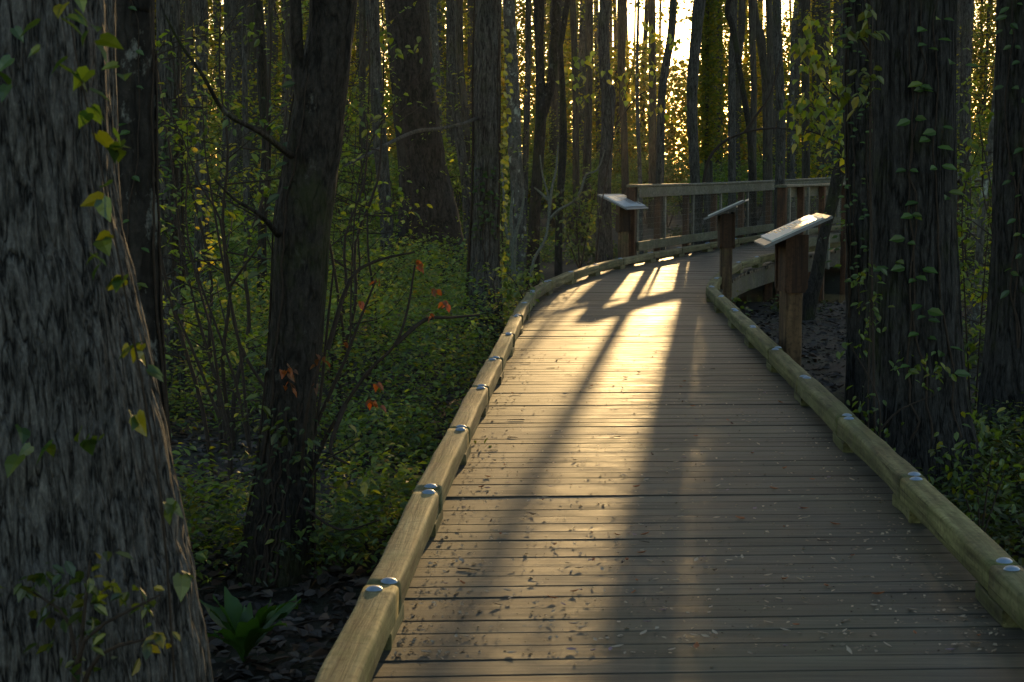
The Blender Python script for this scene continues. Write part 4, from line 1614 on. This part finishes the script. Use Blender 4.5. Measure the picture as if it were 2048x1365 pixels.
vine('T3', 'dark ivy spreading on the face of the grey trunk', 80, zpx('T3', 480), zpx('T3', 180), R(-130), R(-50), .055, (.055, .105, .024), tmpl=LEAF6, out=.08)
vine('T5', 'ivy tufts on the slim dark trunk', 60, zpx('T5', 620), zpx('T5', 100), R(-150), R(10), .07, (.035, .075, .02), tmpl=LEAF6, out=.08)
vine('T2', 'bare climbing stem on the lichen-spotted trunk', 16, zpx('T2', 1000), zpx('T2', 0), R(-100), R(-70), .05, (.055, .105, .026), tmpl=LEAF6, stems=1, stemw=.006, wander=1.2)
vine('T2', 'small-leaved ivy down the edge of the lichen-spotted trunk', 22, zpx('T2', 760), zpx('T2', 100), R(-30), R(10), .05, (.04, .08, .016), tmpl=LEAF6, out=.06)


# leafy sprays on the near furrowed trunk (leaves placed where the photo has them)
def spray(name, label, Yb, stems, clusters, mat='leaf', cat='vine', size=.06, tint=(0.085, 0.150, 0.026), tmpl=LEAF6, stem_mat='twig', yellow=.2, spread=1.0, base=None, droop=.5, r0=.006, width=1.0):
    st = MB()
    lv = Leaves()
    allp = [P(*q) for s in stems for q in s]
    if base is None:
        b = min(allp, key=lambda v: v[2])
    else:
        b = base
    root = thing(name, b, label, cat)
    for s in stems:
        pts = [P(*q) for q in s]
        st.tube(pts, np.linspace(r0, r0 * .35, len(pts)), 6, cap=False, sub=3)
    for (px, py, Y, rad, n) in clusters:
        c = P(px, py, Y)
        rr = rad * Y / F
        p = c + rng.normal(0, .5, (n, 3)) * rr * np.array((1, .8, 1))
        ax = rand_dirs(n, .4)
        ax[:, 2] -= droop
        lv.add(p, ax, rand_norm(n, .6), rng.uniform(.7, 1.25, n) * size, tints(n, tint, .3, yellow), tmpl, width)
    st.build('stem', M[stem_mat], root, smooth=True, loc=b)
    lv.build('leaves', M[mat], root, b)
    return root


spray('climbing_vine', 'vine of big drooping leaves high on the wide furrowed trunk', 3.2,
      [[(350, 1380, 3.35), (322, 1000, 3.3), (262, 650, 3.25), (205, 350, 3.2), (150, 100, 3.18), (130, -60, 3.2)]],
      [(120, 30, 3.15, 50, 5), (170, 80, 3.15, 40, 4), (150, 130, 3.15, 50, 4), (170, 200, 3.15, 40, 4), (230, 155, 3.15, 30, 2), (195, 280, 3.2, 30, 3),
       (235, 300, 3.2, 20, 2), (205, 385, 3.2, 20, 3), (30, 150, 3.2, 40, 3), (60, 60, 3.2, 40, 3), (245, 560, 3.25, 16, 3), (270, 690, 3.27, 22, 4), (300, 740, 3.28, 12, 2),
       (180, 520, 3.23, 40, 3), (70, 870, 3.2, 50, 5), (180, 870, 3.2, 30, 4), (340, 1010, 3.32, 10, 3), (370, 1150, 3.34, 10, 2), (260, 825, 3.28, 14, 2), (215, 470, 3.24, 10, 2)],
      size=.046, yellow=.2, tint=(.04, .085, .018), tmpl=HEART, width=.85, r0=.003)
spray('climbing_vine', 'lobed leafy sprig fanning out low on the wide furrowed trunk', 3.1,
      [[(150, 1420, 3.12), (140, 1250, 3.1), (60, 1180, 3.1)], [(150, 1420, 3.12), (170, 1280, 3.08), (320, 1190, 3.05)], [(150, 1420, 3.12), (165, 1260, 3.1), (180, 1120, 3.1)], [(150, 1420, 3.12), (200, 1310, 3.08), (330, 1270, 3.05)]],
      [(70, 1160, 3.1, 50, 12), (130, 1180, 3.1, 60, 16), (190, 1140, 3.1, 50, 12), (120, 1230, 3.1, 70, 16), (220, 1190, 3.08, 50, 10), (290, 1185, 3.06, 40, 9), (210, 1270, 3.08, 60, 12),
       (300, 1275, 3.05, 40, 9), (30, 1180, 3.1, 40, 6), (130, 1330, 3.1, 40, 6)], size=.034, yellow=.25, tint=(.035, .065, .013))

# sapling with orange young leaves
sx = P(612, 1130, 8.0)
spray('sapling', 'many-stemmed sapling with orange young leaves before the leaning trunk', 8.0,
      [[(606, 1140, 8.0), (612, 1000, 7.95), (640, 900, 7.9), (690, 810, 7.8), (740, 740, 7.75), (790, 690, 7.7), (815, 620, 7.7), (830, 530, 7.7)],
       [(612, 1130, 8.0), (620, 900, 8.0), (655, 800, 8.0), (690, 720, 8.0), (720, 640, 8.0), (752, 560, 8.0)],
       [(612, 1130, 8.0), (616, 950, 8.1), (640, 800, 8.2), (655, 650, 8.2), (668, 530, 8.2)],
       [(606, 1140, 8.0), (606, 900, 7.8), (622, 780, 7.7), (645, 710, 7.7)],
       [(690, 810, 7.8), (660, 900, 7.7), (700, 930, 7.7)],
       [(790, 690, 7.7), (850, 640, 7.8), (900, 636, 7.9), (960, 630, 8.0)],
       [(655, 700, 8.0), (700, 560, 8.1), (760, 520, 8.2), (830, 505, 8.2)]],
      [(836, 530, 7.7, 9, 5), (870, 585, 7.85, 9, 5), (885, 605, 7.85, 10, 5), (640, 722, 7.7, 16, 6), (580, 738, 7.7, 14, 7), (745, 808, 7.7, 14, 6), (758, 768, 7.75, 6, 3), (860, 632, 7.8, 6, 3),
       (576, 770, 7.75, 14, 5), (632, 770, 7.7, 8, 3), (722, 605, 8.1, 6, 3), (752, 560, 8.0, 6, 3), (690, 690, 8.0, 5, 2)],
      'redleaf', 'sapling', .042, (.12, .062, .018), HEART, yellow=.2, r0=.013, width=.7, droop=.9)
spray('sapling', 'sapling with a few broad bright leaves low before the honeysuckle heap', 7.6,
      [[(560, 1150, 7.9), (600, 1010, 7.8), (640, 930, 7.7), (690, 900, 7.6), (720, 880, 7.6)], [(600, 1010, 7.8), (680, 1060, 7.6), (760, 1040, 7.6)]],
      [(645, 830, 7.7, 8, 2), (692, 858, 7.6, 8, 2), (680, 882, 7.6, 8, 2), (620, 880, 7.7, 12, 4), (600, 920, 7.7, 20, 6), (725, 955, 7.6, 10, 3), (690, 960, 7.6, 8, 3), (745, 620 + 340, 7.6, 8, 2), (560, 860, 7.8, 40, 14), (530, 900, 7.9, 40, 14)],
      'leaf', 'sapling', .06, (.06, .095, .014), LEAF6, yellow=.2, r0=.008)
spray('sapling', 'leaning brown sapling stems with sparse green leaves by the grey trunk', 10,
      [[(500, 905, 9.6), (470, 760, 9.6), (420, 620, 9.6), (375, 500, 9.6), (340, 420, 9.6)],
       [(500, 905, 9.6), (480, 700, 9.7), (452, 560, 9.7), (425, 400, 9.7), (410, 300, 9.7), (405, 200, 9.7)],
       [(545, 800, 9.2), (480, 690, 9.2), (455, 560, 9.2), (440, 440, 9.2), (400, 370, 9.2), (370, 290, 9.2), (330, 200, 9.2)],
       [(455, 580, 9.3), (490, 530, 9.3), (520, 490, 9.3)],
       [(440, 840, 9.0), (385, 700, 9.0), (340, 600, 9.0), (300, 500, 9.0)]],
      [(430, 205, 9.7, 30, 10), (400, 150, 9.7, 20, 6), (505, 60, 9.6, 30, 12), (410, 270, 9.7, 30, 10), (520, 250, 9.3, 40, 16), (470, 240, 9.3, 30, 10), (310, 560, 9, 30, 8), (470, 585, 9.2, 12, 3), (330, 650, 9, 30, 8), (540, 380, 9.2, 24, 9)],
      'leaf', 'sapling', .05, (.045, .085, .016), LEAF6, r0=.010)
spray('sapling', 'spindly sapling reaching a leafy spray over the broad rough trunk', 12,
      [[(700, 700, 12.5), (705, 500, 12.5), (720, 350, 12.4), (760, 250, 12.3), (830, 160, 12.2), (860, 120, 12.2)]],
      [(790, 95, 12.2, 10, 3), (835, 95, 12.2, 24, 8), (770, 65, 12.2, 20, 6), (720, 220, 12.3, 40, 24), (760, 230, 12.3, 30, 16), (880, 145, 12.2, 20, 8)],
      'leaf', 'sapling', .065, (.055, .10, .015), LEAF6, r0=.007)
# lichen-covered shrubs by the curb
spray('lichen_shrub', 'pale lichen-covered forked shrub by the curb before the forked tree', 20,
      [[(1028, 560, 20.5), (1024, 500, 20.5), (1012, 460, 20.5), (1008, 400, 20.5), (1003, 330, 20.5)], [(1028, 560, 20.5), (1030, 480, 20.4), (1042, 430, 20.4), (1050, 380, 20.4)], [(1024, 500, 20.5), (1022, 430, 20.6), (1026, 380, 20.6)]],
      [(1010, 540, 20, 16, 7), (1040, 555, 20, 20, 9)], 'leaf', 'shrub', .07, (.045, .08, .016), LEAF6, 'paletwig', r0=.028)
spray('lichen_shrub', 'pale crooked lichen stems arching toward the smallest sign', 23,
      [[(1060, 570, 22.5), (1068, 520, 22.5), (1090, 480, 22.5), (1098, 430, 22.5), (1096, 390, 22.5), (1085, 350, 22.5), (1080, 310, 22.5)],
       [(1098, 440, 22.5), (1118, 420, 22.4), (1145, 405, 22.3), (1162, 380, 22.2), (1172, 350, 22.2), (1195, 340, 22.2), (1210, 300, 22.2)],
       [(1098, 430, 22.5), (1103, 380, 22.5), (1112, 340, 22.5), (1116, 290, 22.5)], [(1096, 400, 22.5), (1080, 385, 22.5), (1068, 375, 22.5)]],
      [(1120, 470, 22.3, 30, 12), (1160, 395, 22.2, 24, 10)], 'leaf', 'shrub', .07, (.045, .085, .016), LEAF6, 'paletwig', r0=.024)
spray('shrub', 'yellow-green bush at the curb bend beside the knobbly trunk', 24,
      [[(1160, 545, 24), (1155, 470, 24), (1150, 400, 24)], [(1160, 545, 24), (1175, 460, 24), (1185, 410, 24)], [(1160, 545, 24), (1135, 470, 24), (1130, 400, 24)]],
      [(1150, 400, 24, 40, 60), (1175, 430, 24, 36, 60), (1140, 440, 24, 40, 60), (1160, 470, 24, 40, 60), (1130, 400, 24, 30, 40)], 'leaf', 'shrub', .075, (.055, .09, .014), LEAF6, r0=.012)
spray('shrub', 'small broad-leaved shrub touching the curb before the pale forked shrub', 17.5,
      [[(1048, 600, 18), (1060, 560, 18), (1070, 540, 18)], [(1048, 600, 18), (1030, 565, 18), (1012, 545, 18)], [(1048, 600, 18), (1020, 590, 17.6)]],
      [(1070, 545, 18, 16, 9), (1052, 560, 18, 18, 10), (1026, 560, 18, 18, 9), (1010, 545, 18, 14, 6), (1020, 590, 17.6, 18, 10), (1014, 570, 17.7, 14, 7)], 'leaf', 'shrub', .085, (.05, .09, .015), LEAF6, r0=.008)
# hanging maple leaves before the sun
for (lab, stems, cl) in [
    ('maple sapling hanging yellow-green leaves beside the vine-clad trunk',
     [[(1735, 640, 15.5), (1720, 450, 15.5), (1700, 300, 15.5), (1665, 150, 15.5), (1640, 40, 15.5)], [(1700, 300, 15.5), (1640, 270, 15.5), (1590, 255, 15.5)], [(1680, 200, 15.5), (1640, 160, 15.5), (1600, 60, 15.5)], [(1705, 330, 15.5), (1660, 340, 15.5)]],
     [(1630, 60, 15.5, 40, 22), (1605, 115, 15.5, 40, 20), (1650, 130, 15.5, 40, 24), (1690, 160, 15.5, 30, 18), (1640, 200, 15.5, 40, 24), (1600, 95, 15.5, 20, 10), (1660, 230, 15.5, 40, 26), (1610, 250, 15.5, 40, 22), (1680, 260, 15.5, 40, 20), (1590, 215, 15.5, 24, 10), (1670, 305, 15.5, 30, 14)]),
    ('slender maple with yellow drooping leaves near the knobbly trunk',
     [[(1190, 545, 24.6), (1205, 400, 24.6), (1232, 250, 24.6), (1262, 150, 24.6), (1280, 60, 24.6)], [(1232, 250, 24.6), (1280, 190, 24.6), (1330, 170, 24.6)], [(1226, 280, 24.6), (1215, 170, 24.6), (1175, 160, 24.6)]],
     [(1240, 145, 24.6, 26, 12), (1275, 160, 24.6, 24, 10), (1300, 140, 24.6, 20, 8), (1335, 215, 24.6, 24, 12), (1305, 215, 24.6, 14, 6), (1245, 195, 24.6, 20, 9), (1165, 120, 24.6, 36, 18), (1150, 165, 24.6, 36, 18), (1170, 200, 24.6, 20, 10), (1300, 65, 24.6, 24, 10), (1320, 75, 24.6, 20, 9), (1345, 90, 24.6, 20, 8)])]:
    spray('maple_sapling', lab, 20, stems, cl, 'leaf', 'sapling', .085, (.12, .18, .022), HEART, r0=.011, droop=1.0, yellow=.35)
spray('bent_sapling', 'bare bent sapling arching over the railing in a dark bow', 30, [[(1396, 500, 33), (1410, 345, 33), (1440, 290, 33), (1490, 265, 33), (1540, 257, 33), (1570, 258, 33), (1615, 264, 33)], [(1490, 265, 33), (1510, 235, 33), (1540, 190, 33), (1560, 120, 33)]],
      [(1545, 330, 33, 18, 7), (1600, 262, 33, 10, 3)], 'leaf', 'sapling', .07, (.05, .09, .015), LEAF6, r0=.035, base=P(1410, 520, 33))
spray('sapling', 'leafy sapling with big yellow-green leaves above the vine-clad trunk', 8.5,
      [[(1752, 1000, 9.0), (1745, 600, 9.1), (1740, 300, 9.0), (1742, 120, 8.9), (1735, 30, 8.8), (1725, -20, 8.8)], [(1742, 110, 8.9), (1715, 70, 8.8), (1695, 60, 8.8)]],
      [(1735, 15, 8.8, 12, 4), (1745, 60, 8.8, 16, 5), (1720, 70, 8.8, 16, 4), (1700, 62, 8.8, 12, 3), (1755, 65, 8.8, 10, 3), (1745, 150, 8.9, 30, 9), (1730, 185, 8.9, 40, 16), (1705, 190, 8.9, 24, 9)],
      'leaf', 'sapling', .075, (.07, .10, .016), LEAF6, r0=.008)
# shrubs beside the great trunk
for lab, Y, stems, cl, sz in [
    ('yellow-green bush in front of the great ridged trunk, its stems arching to the curb', 9.0,
     [[(1740, 1010, 9.0), (1760, 860, 8.9), (1750, 780, 8.9), (1700, 690, 8.9)], [(1740, 1010, 9.0), (1735, 900, 9.0), (1740, 640, 9.1), (1745, 560, 9.1)], [(1760, 860, 8.9), (1800, 820, 8.9), (1870, 790, 8.9)]],
     [(1710, 690, 8.9, 30, 14), (1740, 600, 9.1, 24, 20), (1720, 550, 9.1, 30, 24), (1745, 640, 9.1, 24, 14), (1730, 830, 9, 24, 10), (1725, 800, 9, 30, 12), (1860, 740, 8.9, 40, 22), (1800, 730, 8.9, 30, 10), (1750, 850, 9, 30, 14), (1880, 740, 8.9, 20, 10), (1770, 900, 9, 40, 14)], .045),
    ('tall leafy shrub in the gap past the great ridged trunk', 11.5,
     [[(1945, 900, 11.5), (1930, 600, 11.5), (1925, 400, 11.5), (1960, 290, 11.5)], [(1945, 900, 11.5), (1965, 600, 11.5), (1980, 420, 11.5)], [(1945, 900, 11.5), (1910, 700, 11.5), (1915, 550, 11.5)]],
     [(1950, 295, 11.5, 24, 8), (1940, 350, 11.5, 30, 12), (1925, 345, 11.5, 24, 10), (1960, 400, 11.5, 30, 10), (1930, 420, 11.5, 30, 14), (1975, 430, 11.5, 20, 8), (1920, 470, 11.5, 30, 12), (1915, 540, 11.5, 30, 18), (1910, 600, 11.5, 24, 12), (1950, 550, 11.5, 40, 18), (1985, 600, 11.5, 40, 20), (1930, 680, 11.5, 50, 36), (1990, 700, 11.5, 50, 36), (1960, 220, 11.5, 30, 10), (1930, 210, 11.5, 14, 3), (1950, 790, 11.5, 60, 40)], .07),
    ('low leafy shrub by the curb at the picture edge', 8.2,
     [[(1960, 1090, 8.2), (1955, 960, 8.2)], [(1960, 1090, 8.2), (2010, 940, 8.2)], [(1960, 1090, 8.2), (1920, 960, 8.2)], [(1960, 1090, 8.2), (1985, 900, 8.2)]],
     [(1940, 960, 8.2, 40, 20), (1985, 930, 8.2, 40, 20), (2020, 960, 8.2, 40, 20), (1960, 1000, 8.2, 50, 24), (1900, 950, 8.2, 30, 14), (1930, 900, 8.2, 50, 20), (2010, 860, 8.2, 50, 24), (1960, 850, 8.2, 50, 24), (1940, 1040, 8.2, 20, 8)], .05)]:
    spray('shrub', lab, Y, stems, cl, 'leaf', 'shrub', sz, (.065, .115, .02), LEAF6, r0=.007, yellow=.15)

# young plants at the bend
spray('seedling', 'young plant with upright leaves at the foot of the edge-on sign', 18.5, [[(1466, 625, 17.8), (1472, 600, 17.8), (1482, 590, 17.8)], [(1466, 625, 17.8), (1462, 606, 17.8)]],
      [(1478, 594, 17.8, 14, 8), (1464, 605, 17.8, 10, 5)], 'leaf', 'plant', .075, (.05, .09, .016), LEAF6, r0=.004, droop=-.3)
spray('seedling', 'young plant with upright leaves a step nearer along the curb', 16.8, [[(1494, 648, 16.3), (1490, 630, 16.3), (1486, 612, 16.3)]],
      [(1490, 618, 16.3, 14, 10)], 'leaf', 'plant', .07, (.05, .085, .018), LEAF6, r0=.004, droop=-.3)


# dock plant with broad upright leaves
def dock():
    c = P(488, 1340, 6.55)
    zg = gz1(c[0], c[1])
    b = np.array((c[0], c[1], zg))
    root = thing('dock_plant', b, 'broad-leaved dock plant with long upright leaves in the leaf litter', 'plant')
    for i in range(17):
        a = i * 2.4 + rng.uniform(-.3, .3)
        ln = rng.uniform(.20, .35)
        out = rng.uniform(.25, 1.0)
        d = np.array((math.cos(a), math.sin(a), 0))
        n = 9
        t = np.linspace(0, 1, n)
        mid = b + d * (out * ln * t ** 1.3)[:, None] + np.array((0, 0, 1)) * (ln * (1.1 * t - .45 * out * t ** 2.2))[:, None]
        w = ln * .135 * np.sin(np.clip((t - .12) / .88, 0, 1) ** .75 * math.pi) + .004
        side = np.array((-d[1], d[0], 0))
        wav = .012 * np.sin(t * 14 + i)
        up = np.array((0, 0, 1.0))
        Lf = mid + side * w[:, None] + up * (wav + .25 * w)[:, None]
        Rt = mid - side * w[:, None] + up * (-wav + .25 * w)[:, None]
        V = np.concatenate([Lf, mid, Rt])
        k = np.arange(n - 1)
        Q = np.concatenate([np.stack([k, n + k, n + k + 1, k + 1], -1), np.stack([n + k, 2 * n + k, 2 * n + k + 1, n + k + 1], -1)])
        g = rng.uniform(.8, 1.2)
        me = raw_mesh('leaf', V - b, [Q], np.array((.045, .115, .024)) * g, True)
        link('leaf', me, M['ivy'], root)


dock()


# ---------------------------------------------------------------- fallen wood
def log(name, label, cat, pts, rad, mat, n=12, disp=None):
    pts = np.array(pts)
    mb = MB()
    mb.tube(pts, rad, n, disp, sub=5)
    b = pts[0]
    o = mb.build(name, M[mat], None, smooth=True, loc=tuple(b))
    return tag(o, label, cat)


a = P(1635, 760, 13.2); bb = P(1735, 690, 14.4)
log('fallen_log', 'short dark fallen log propped toward the great ridged trunk', 'log', [(a[0], a[1], gz1(a[0], a[1]) + .05), (a[0] * .5 + bb[0] * .5, (a[1] + bb[1]) / 2, -.48), (bb[0], bb[1], -.38)], [.10, .095, .08], 'bark_dark', 14)
a, bb = P(455, 1130, 8.3), P(535, 1195, 7.7)
log('fallen_branch', 'pale forked stick lying on the leaf litter beyond the dock plant', 'branch', [(a[0], a[1], gz1(a[0], a[1]) + .02), (a[0] * .5 + bb[0] * .5 + .02, (a[1] + bb[1]) / 2, gz1(a[0], a[1]) + .05), (bb[0], bb[1], gz1(bb[0], bb[1]) + .03)], [.009, .007, .004], 'paletwig', 6)
a, bb = P(560, 1270, 6.9), P(660, 1235, 7.1)
log('fallen_branch', 'thin dark stick lying between the dock plant and the curb', 'branch', [(a[0], a[1], gz1(a[0], a[1]) + .02), (a[0] * .5 + bb[0] * .5, (a[1] + bb[1]) / 2, gz1(bb[0], bb[1]) + .035), (bb[0], bb[1], gz1(bb[0], bb[1]) + .02)], [.005, .005, .003], 'twig', 6)

# ---------------------------------------------------------------- litter on the deck
def deck_point(py, lo=.03, hi=.97, f=None):
    """A point on the deck at about photo row py."""
    Y = H * F / (py - YH)
    i = int(np.argmin([abs((l[0][1] + l[1][1]) / 2 - Y) for l in DECK_LINES]))
    l = DECK_LINES[i]
    t = rng.uniform(lo, hi) if f is None else f
    e = .155 / np.linalg.norm(l[1] - l[0])
    t = e + t * (1 - 2 * e)
    p = l[0] * (1 - t) + l[1] * t
    return np.array((p[0], p[1] + rng.uniform(.02, .11), 0.0))


def curled(name, ln, wd, curl, tint, mat):
    n = 7
    t = np.linspace(0, 1, n)
    mid = np.stack([(t - .5) * ln, t * 0, curl * ln * (2 * t - 1) ** 2 + .002], -1)
    w = wd * np.sin(np.clip(t, .03, .97) * math.pi) ** .8 / 2
    Lf = mid + np.stack([t * 0, w, .6 * w], -1)
    Rt = mid + np.stack([t * 0, -w, .5 * w], -1)
    V = np.concatenate([Lf, mid, Rt])
    k = np.arange(n - 1)
    Q = np.concatenate([np.stack([k, n + k, n + k + 1, k + 1], -1), np.stack([n + k, 2 * n + k, 2 * n + k + 1, n + k + 1], -1)])
    me = raw_mesh(name, V, [Q], tint, True)
    me.materials.append(M[mat])
    return me


def deck_litter():
    kinds = [('fallen_leaf', curled('fallen_leaf', .050, .022, .16, (.36, .13, .05), 'dead'), 'small curled orange leaf fallen on the deck planks', 'orange fallen leaves on the deck'),
             ('fallen_petal', curled('fallen_petal', .036, .013, .10, (.50, .40, .30), 'dead'), 'small pale petal fallen on the deck planks', 'pale fallen petals on the deck'),
             ('fallen_leaf', curled('fallen_leaf', .055, .020, .2, (.10, .06, .045), 'dead'), 'small dark brown curled leaf on the deck planks', 'dark curled leaves on the deck'),
             ('fallen_petal', curled('fallen_petal', .030, .012, .12, (.30, .22, .28), 'dead'), 'small mauve petal fallen on the deck planks', 'mauve fallen petals on the deck')]
    counts = (46, 170, 10, 38)
    for (nm, me, lab, grp), c in zip(kinds, counts):
        for i in range(c):
            py = 700 + (rng.random() ** .8) * 650
            p = deck_point(py)
            o = bpy.data.objects.new(nm, me)
            C.objects.link(o)
            o.location = (p[0], p[1], .0035)
            o.rotation_euler = (rng.normal(0, .12), rng.normal(0, .12), rng.uniform(0, 6.28))
            s = rng.uniform(.6, 1.25) * (.72 if nm == 'fallen_leaf' else .9)
            o.scale = (s, s * rng.uniform(.8, 1.2), s)
            tag(o, lab, 'leaf' if nm == 'fallen_leaf' else 'petal', grp)
    tw = []
    for k in range(4):
        mb = MB()
        ln = (.10, .14, .08, .12)[k]
        q = [(-ln / 2, 0, .004), (0, rng.normal(0, .012), .006), (ln / 2, rng.normal(0, .01), .004)]
        mb.tube(q, [.0035, .003, .0015], 5, sub=3)
        if k % 2:
            mb.tube([(0, 0, .006), (ln * .25, ln * .2, .008)], [.002, .001], 4)
        o = mb.build('twig', M['twig'])
        tw.append(o.data)
        bpy.data.objects.remove(o)
    spots = [(int(700 + 30 * i), .02 + .10 * rng.random()) for i in range(8)] + [(rng.uniform(620, 1200), rng.uniform(.05, .9)) for i in range(8)]
    for i, (py, f) in enumerate(spots):
        p = deck_point(py, f=f)
        o = bpy.data.objects.new('twig', tw[i % 4])
        C.objects.link(o)
        o.location = (p[0], p[1], .002)
        o.rotation_euler = (0, 0, rng.uniform(-.5, .5) + (3.1 if i % 3 else 0))
        s = rng.uniform(.4, .8)
        o.scale = (s, s, s)
        tag(o, 'short dark twig lying on the deck planks', 'twig', 'twigs on the deck')
    # crumbs too small and many to count
    lv = Leaves()
    pos = []
    for i in range(2600):
        py = 560 + (rng.random() ** .7) * 790
        f = rng.random()
        if rng.random() < .25: f = (rng.random() ** 2) * .12
        if rng.random() < .12: f = 1 - (rng.random() ** 2) * .10
        pos.append(deck_point(py, f=f))
    pos = np.array(pos)
    pos[:, 2] = .003 + rng.uniform(0, .003, len(pos))
    n = len(pos)
    dark = rng.random((n, 1)) < .28
    t = np.where(dark, np.array((.05, .035, .025)), np.array((.42, .34, .25))) * rng.uniform(.5, 1.3, (n, 1))
    lv.add(pos, rand_dirs(n, .08), rand_norm(n, .3), np.where(dark[:, 0], rng.uniform(.004, .013, n), rng.uniform(.007, .022, n)), t, LEAF4)
    o = lv.build('deck_litter', M['dead'])
    tag(o, 'fine crumbs of bark and petals scattered over the deck', kind='stuff')


deck_litter()


# ---------------------------------------------------------------- evening haze
def haze():
    m, nt, out = newmat('evening_haze')
    v = nt.nodes.new('ShaderNodeVolumePrincipled')
    v.inputs['Color'].default_value = (1.0, .96, .88, 1)
    v.inputs['Density'].default_value = HAZE
    v.inputs['Anisotropy'].default_value = .7
    L(nt, v.outputs[0], out.inputs['Volume'])
    x, y0, y1, z0, z1 = 75, -9, 150, -2.6, 24
    V = [(-x, y0, z0), (x, y0, z0), (x, y1, z0), (-x, y1, z0), (-x, y0, z1), (x, y0, z1), (x, y1, z1), (-x, y1, z1)]
    o = link('haze', raw_mesh('haze', V, [np.array([(0, 3, 2, 1), (4, 5, 6, 7), (0, 1, 5, 4), (1, 2, 6, 5), (2, 3, 7, 6), (3, 0, 4, 7)])]), m)
    tag(o, 'thin golden evening haze in the wood', kind='stuff')


HAZE = .00014
haze()
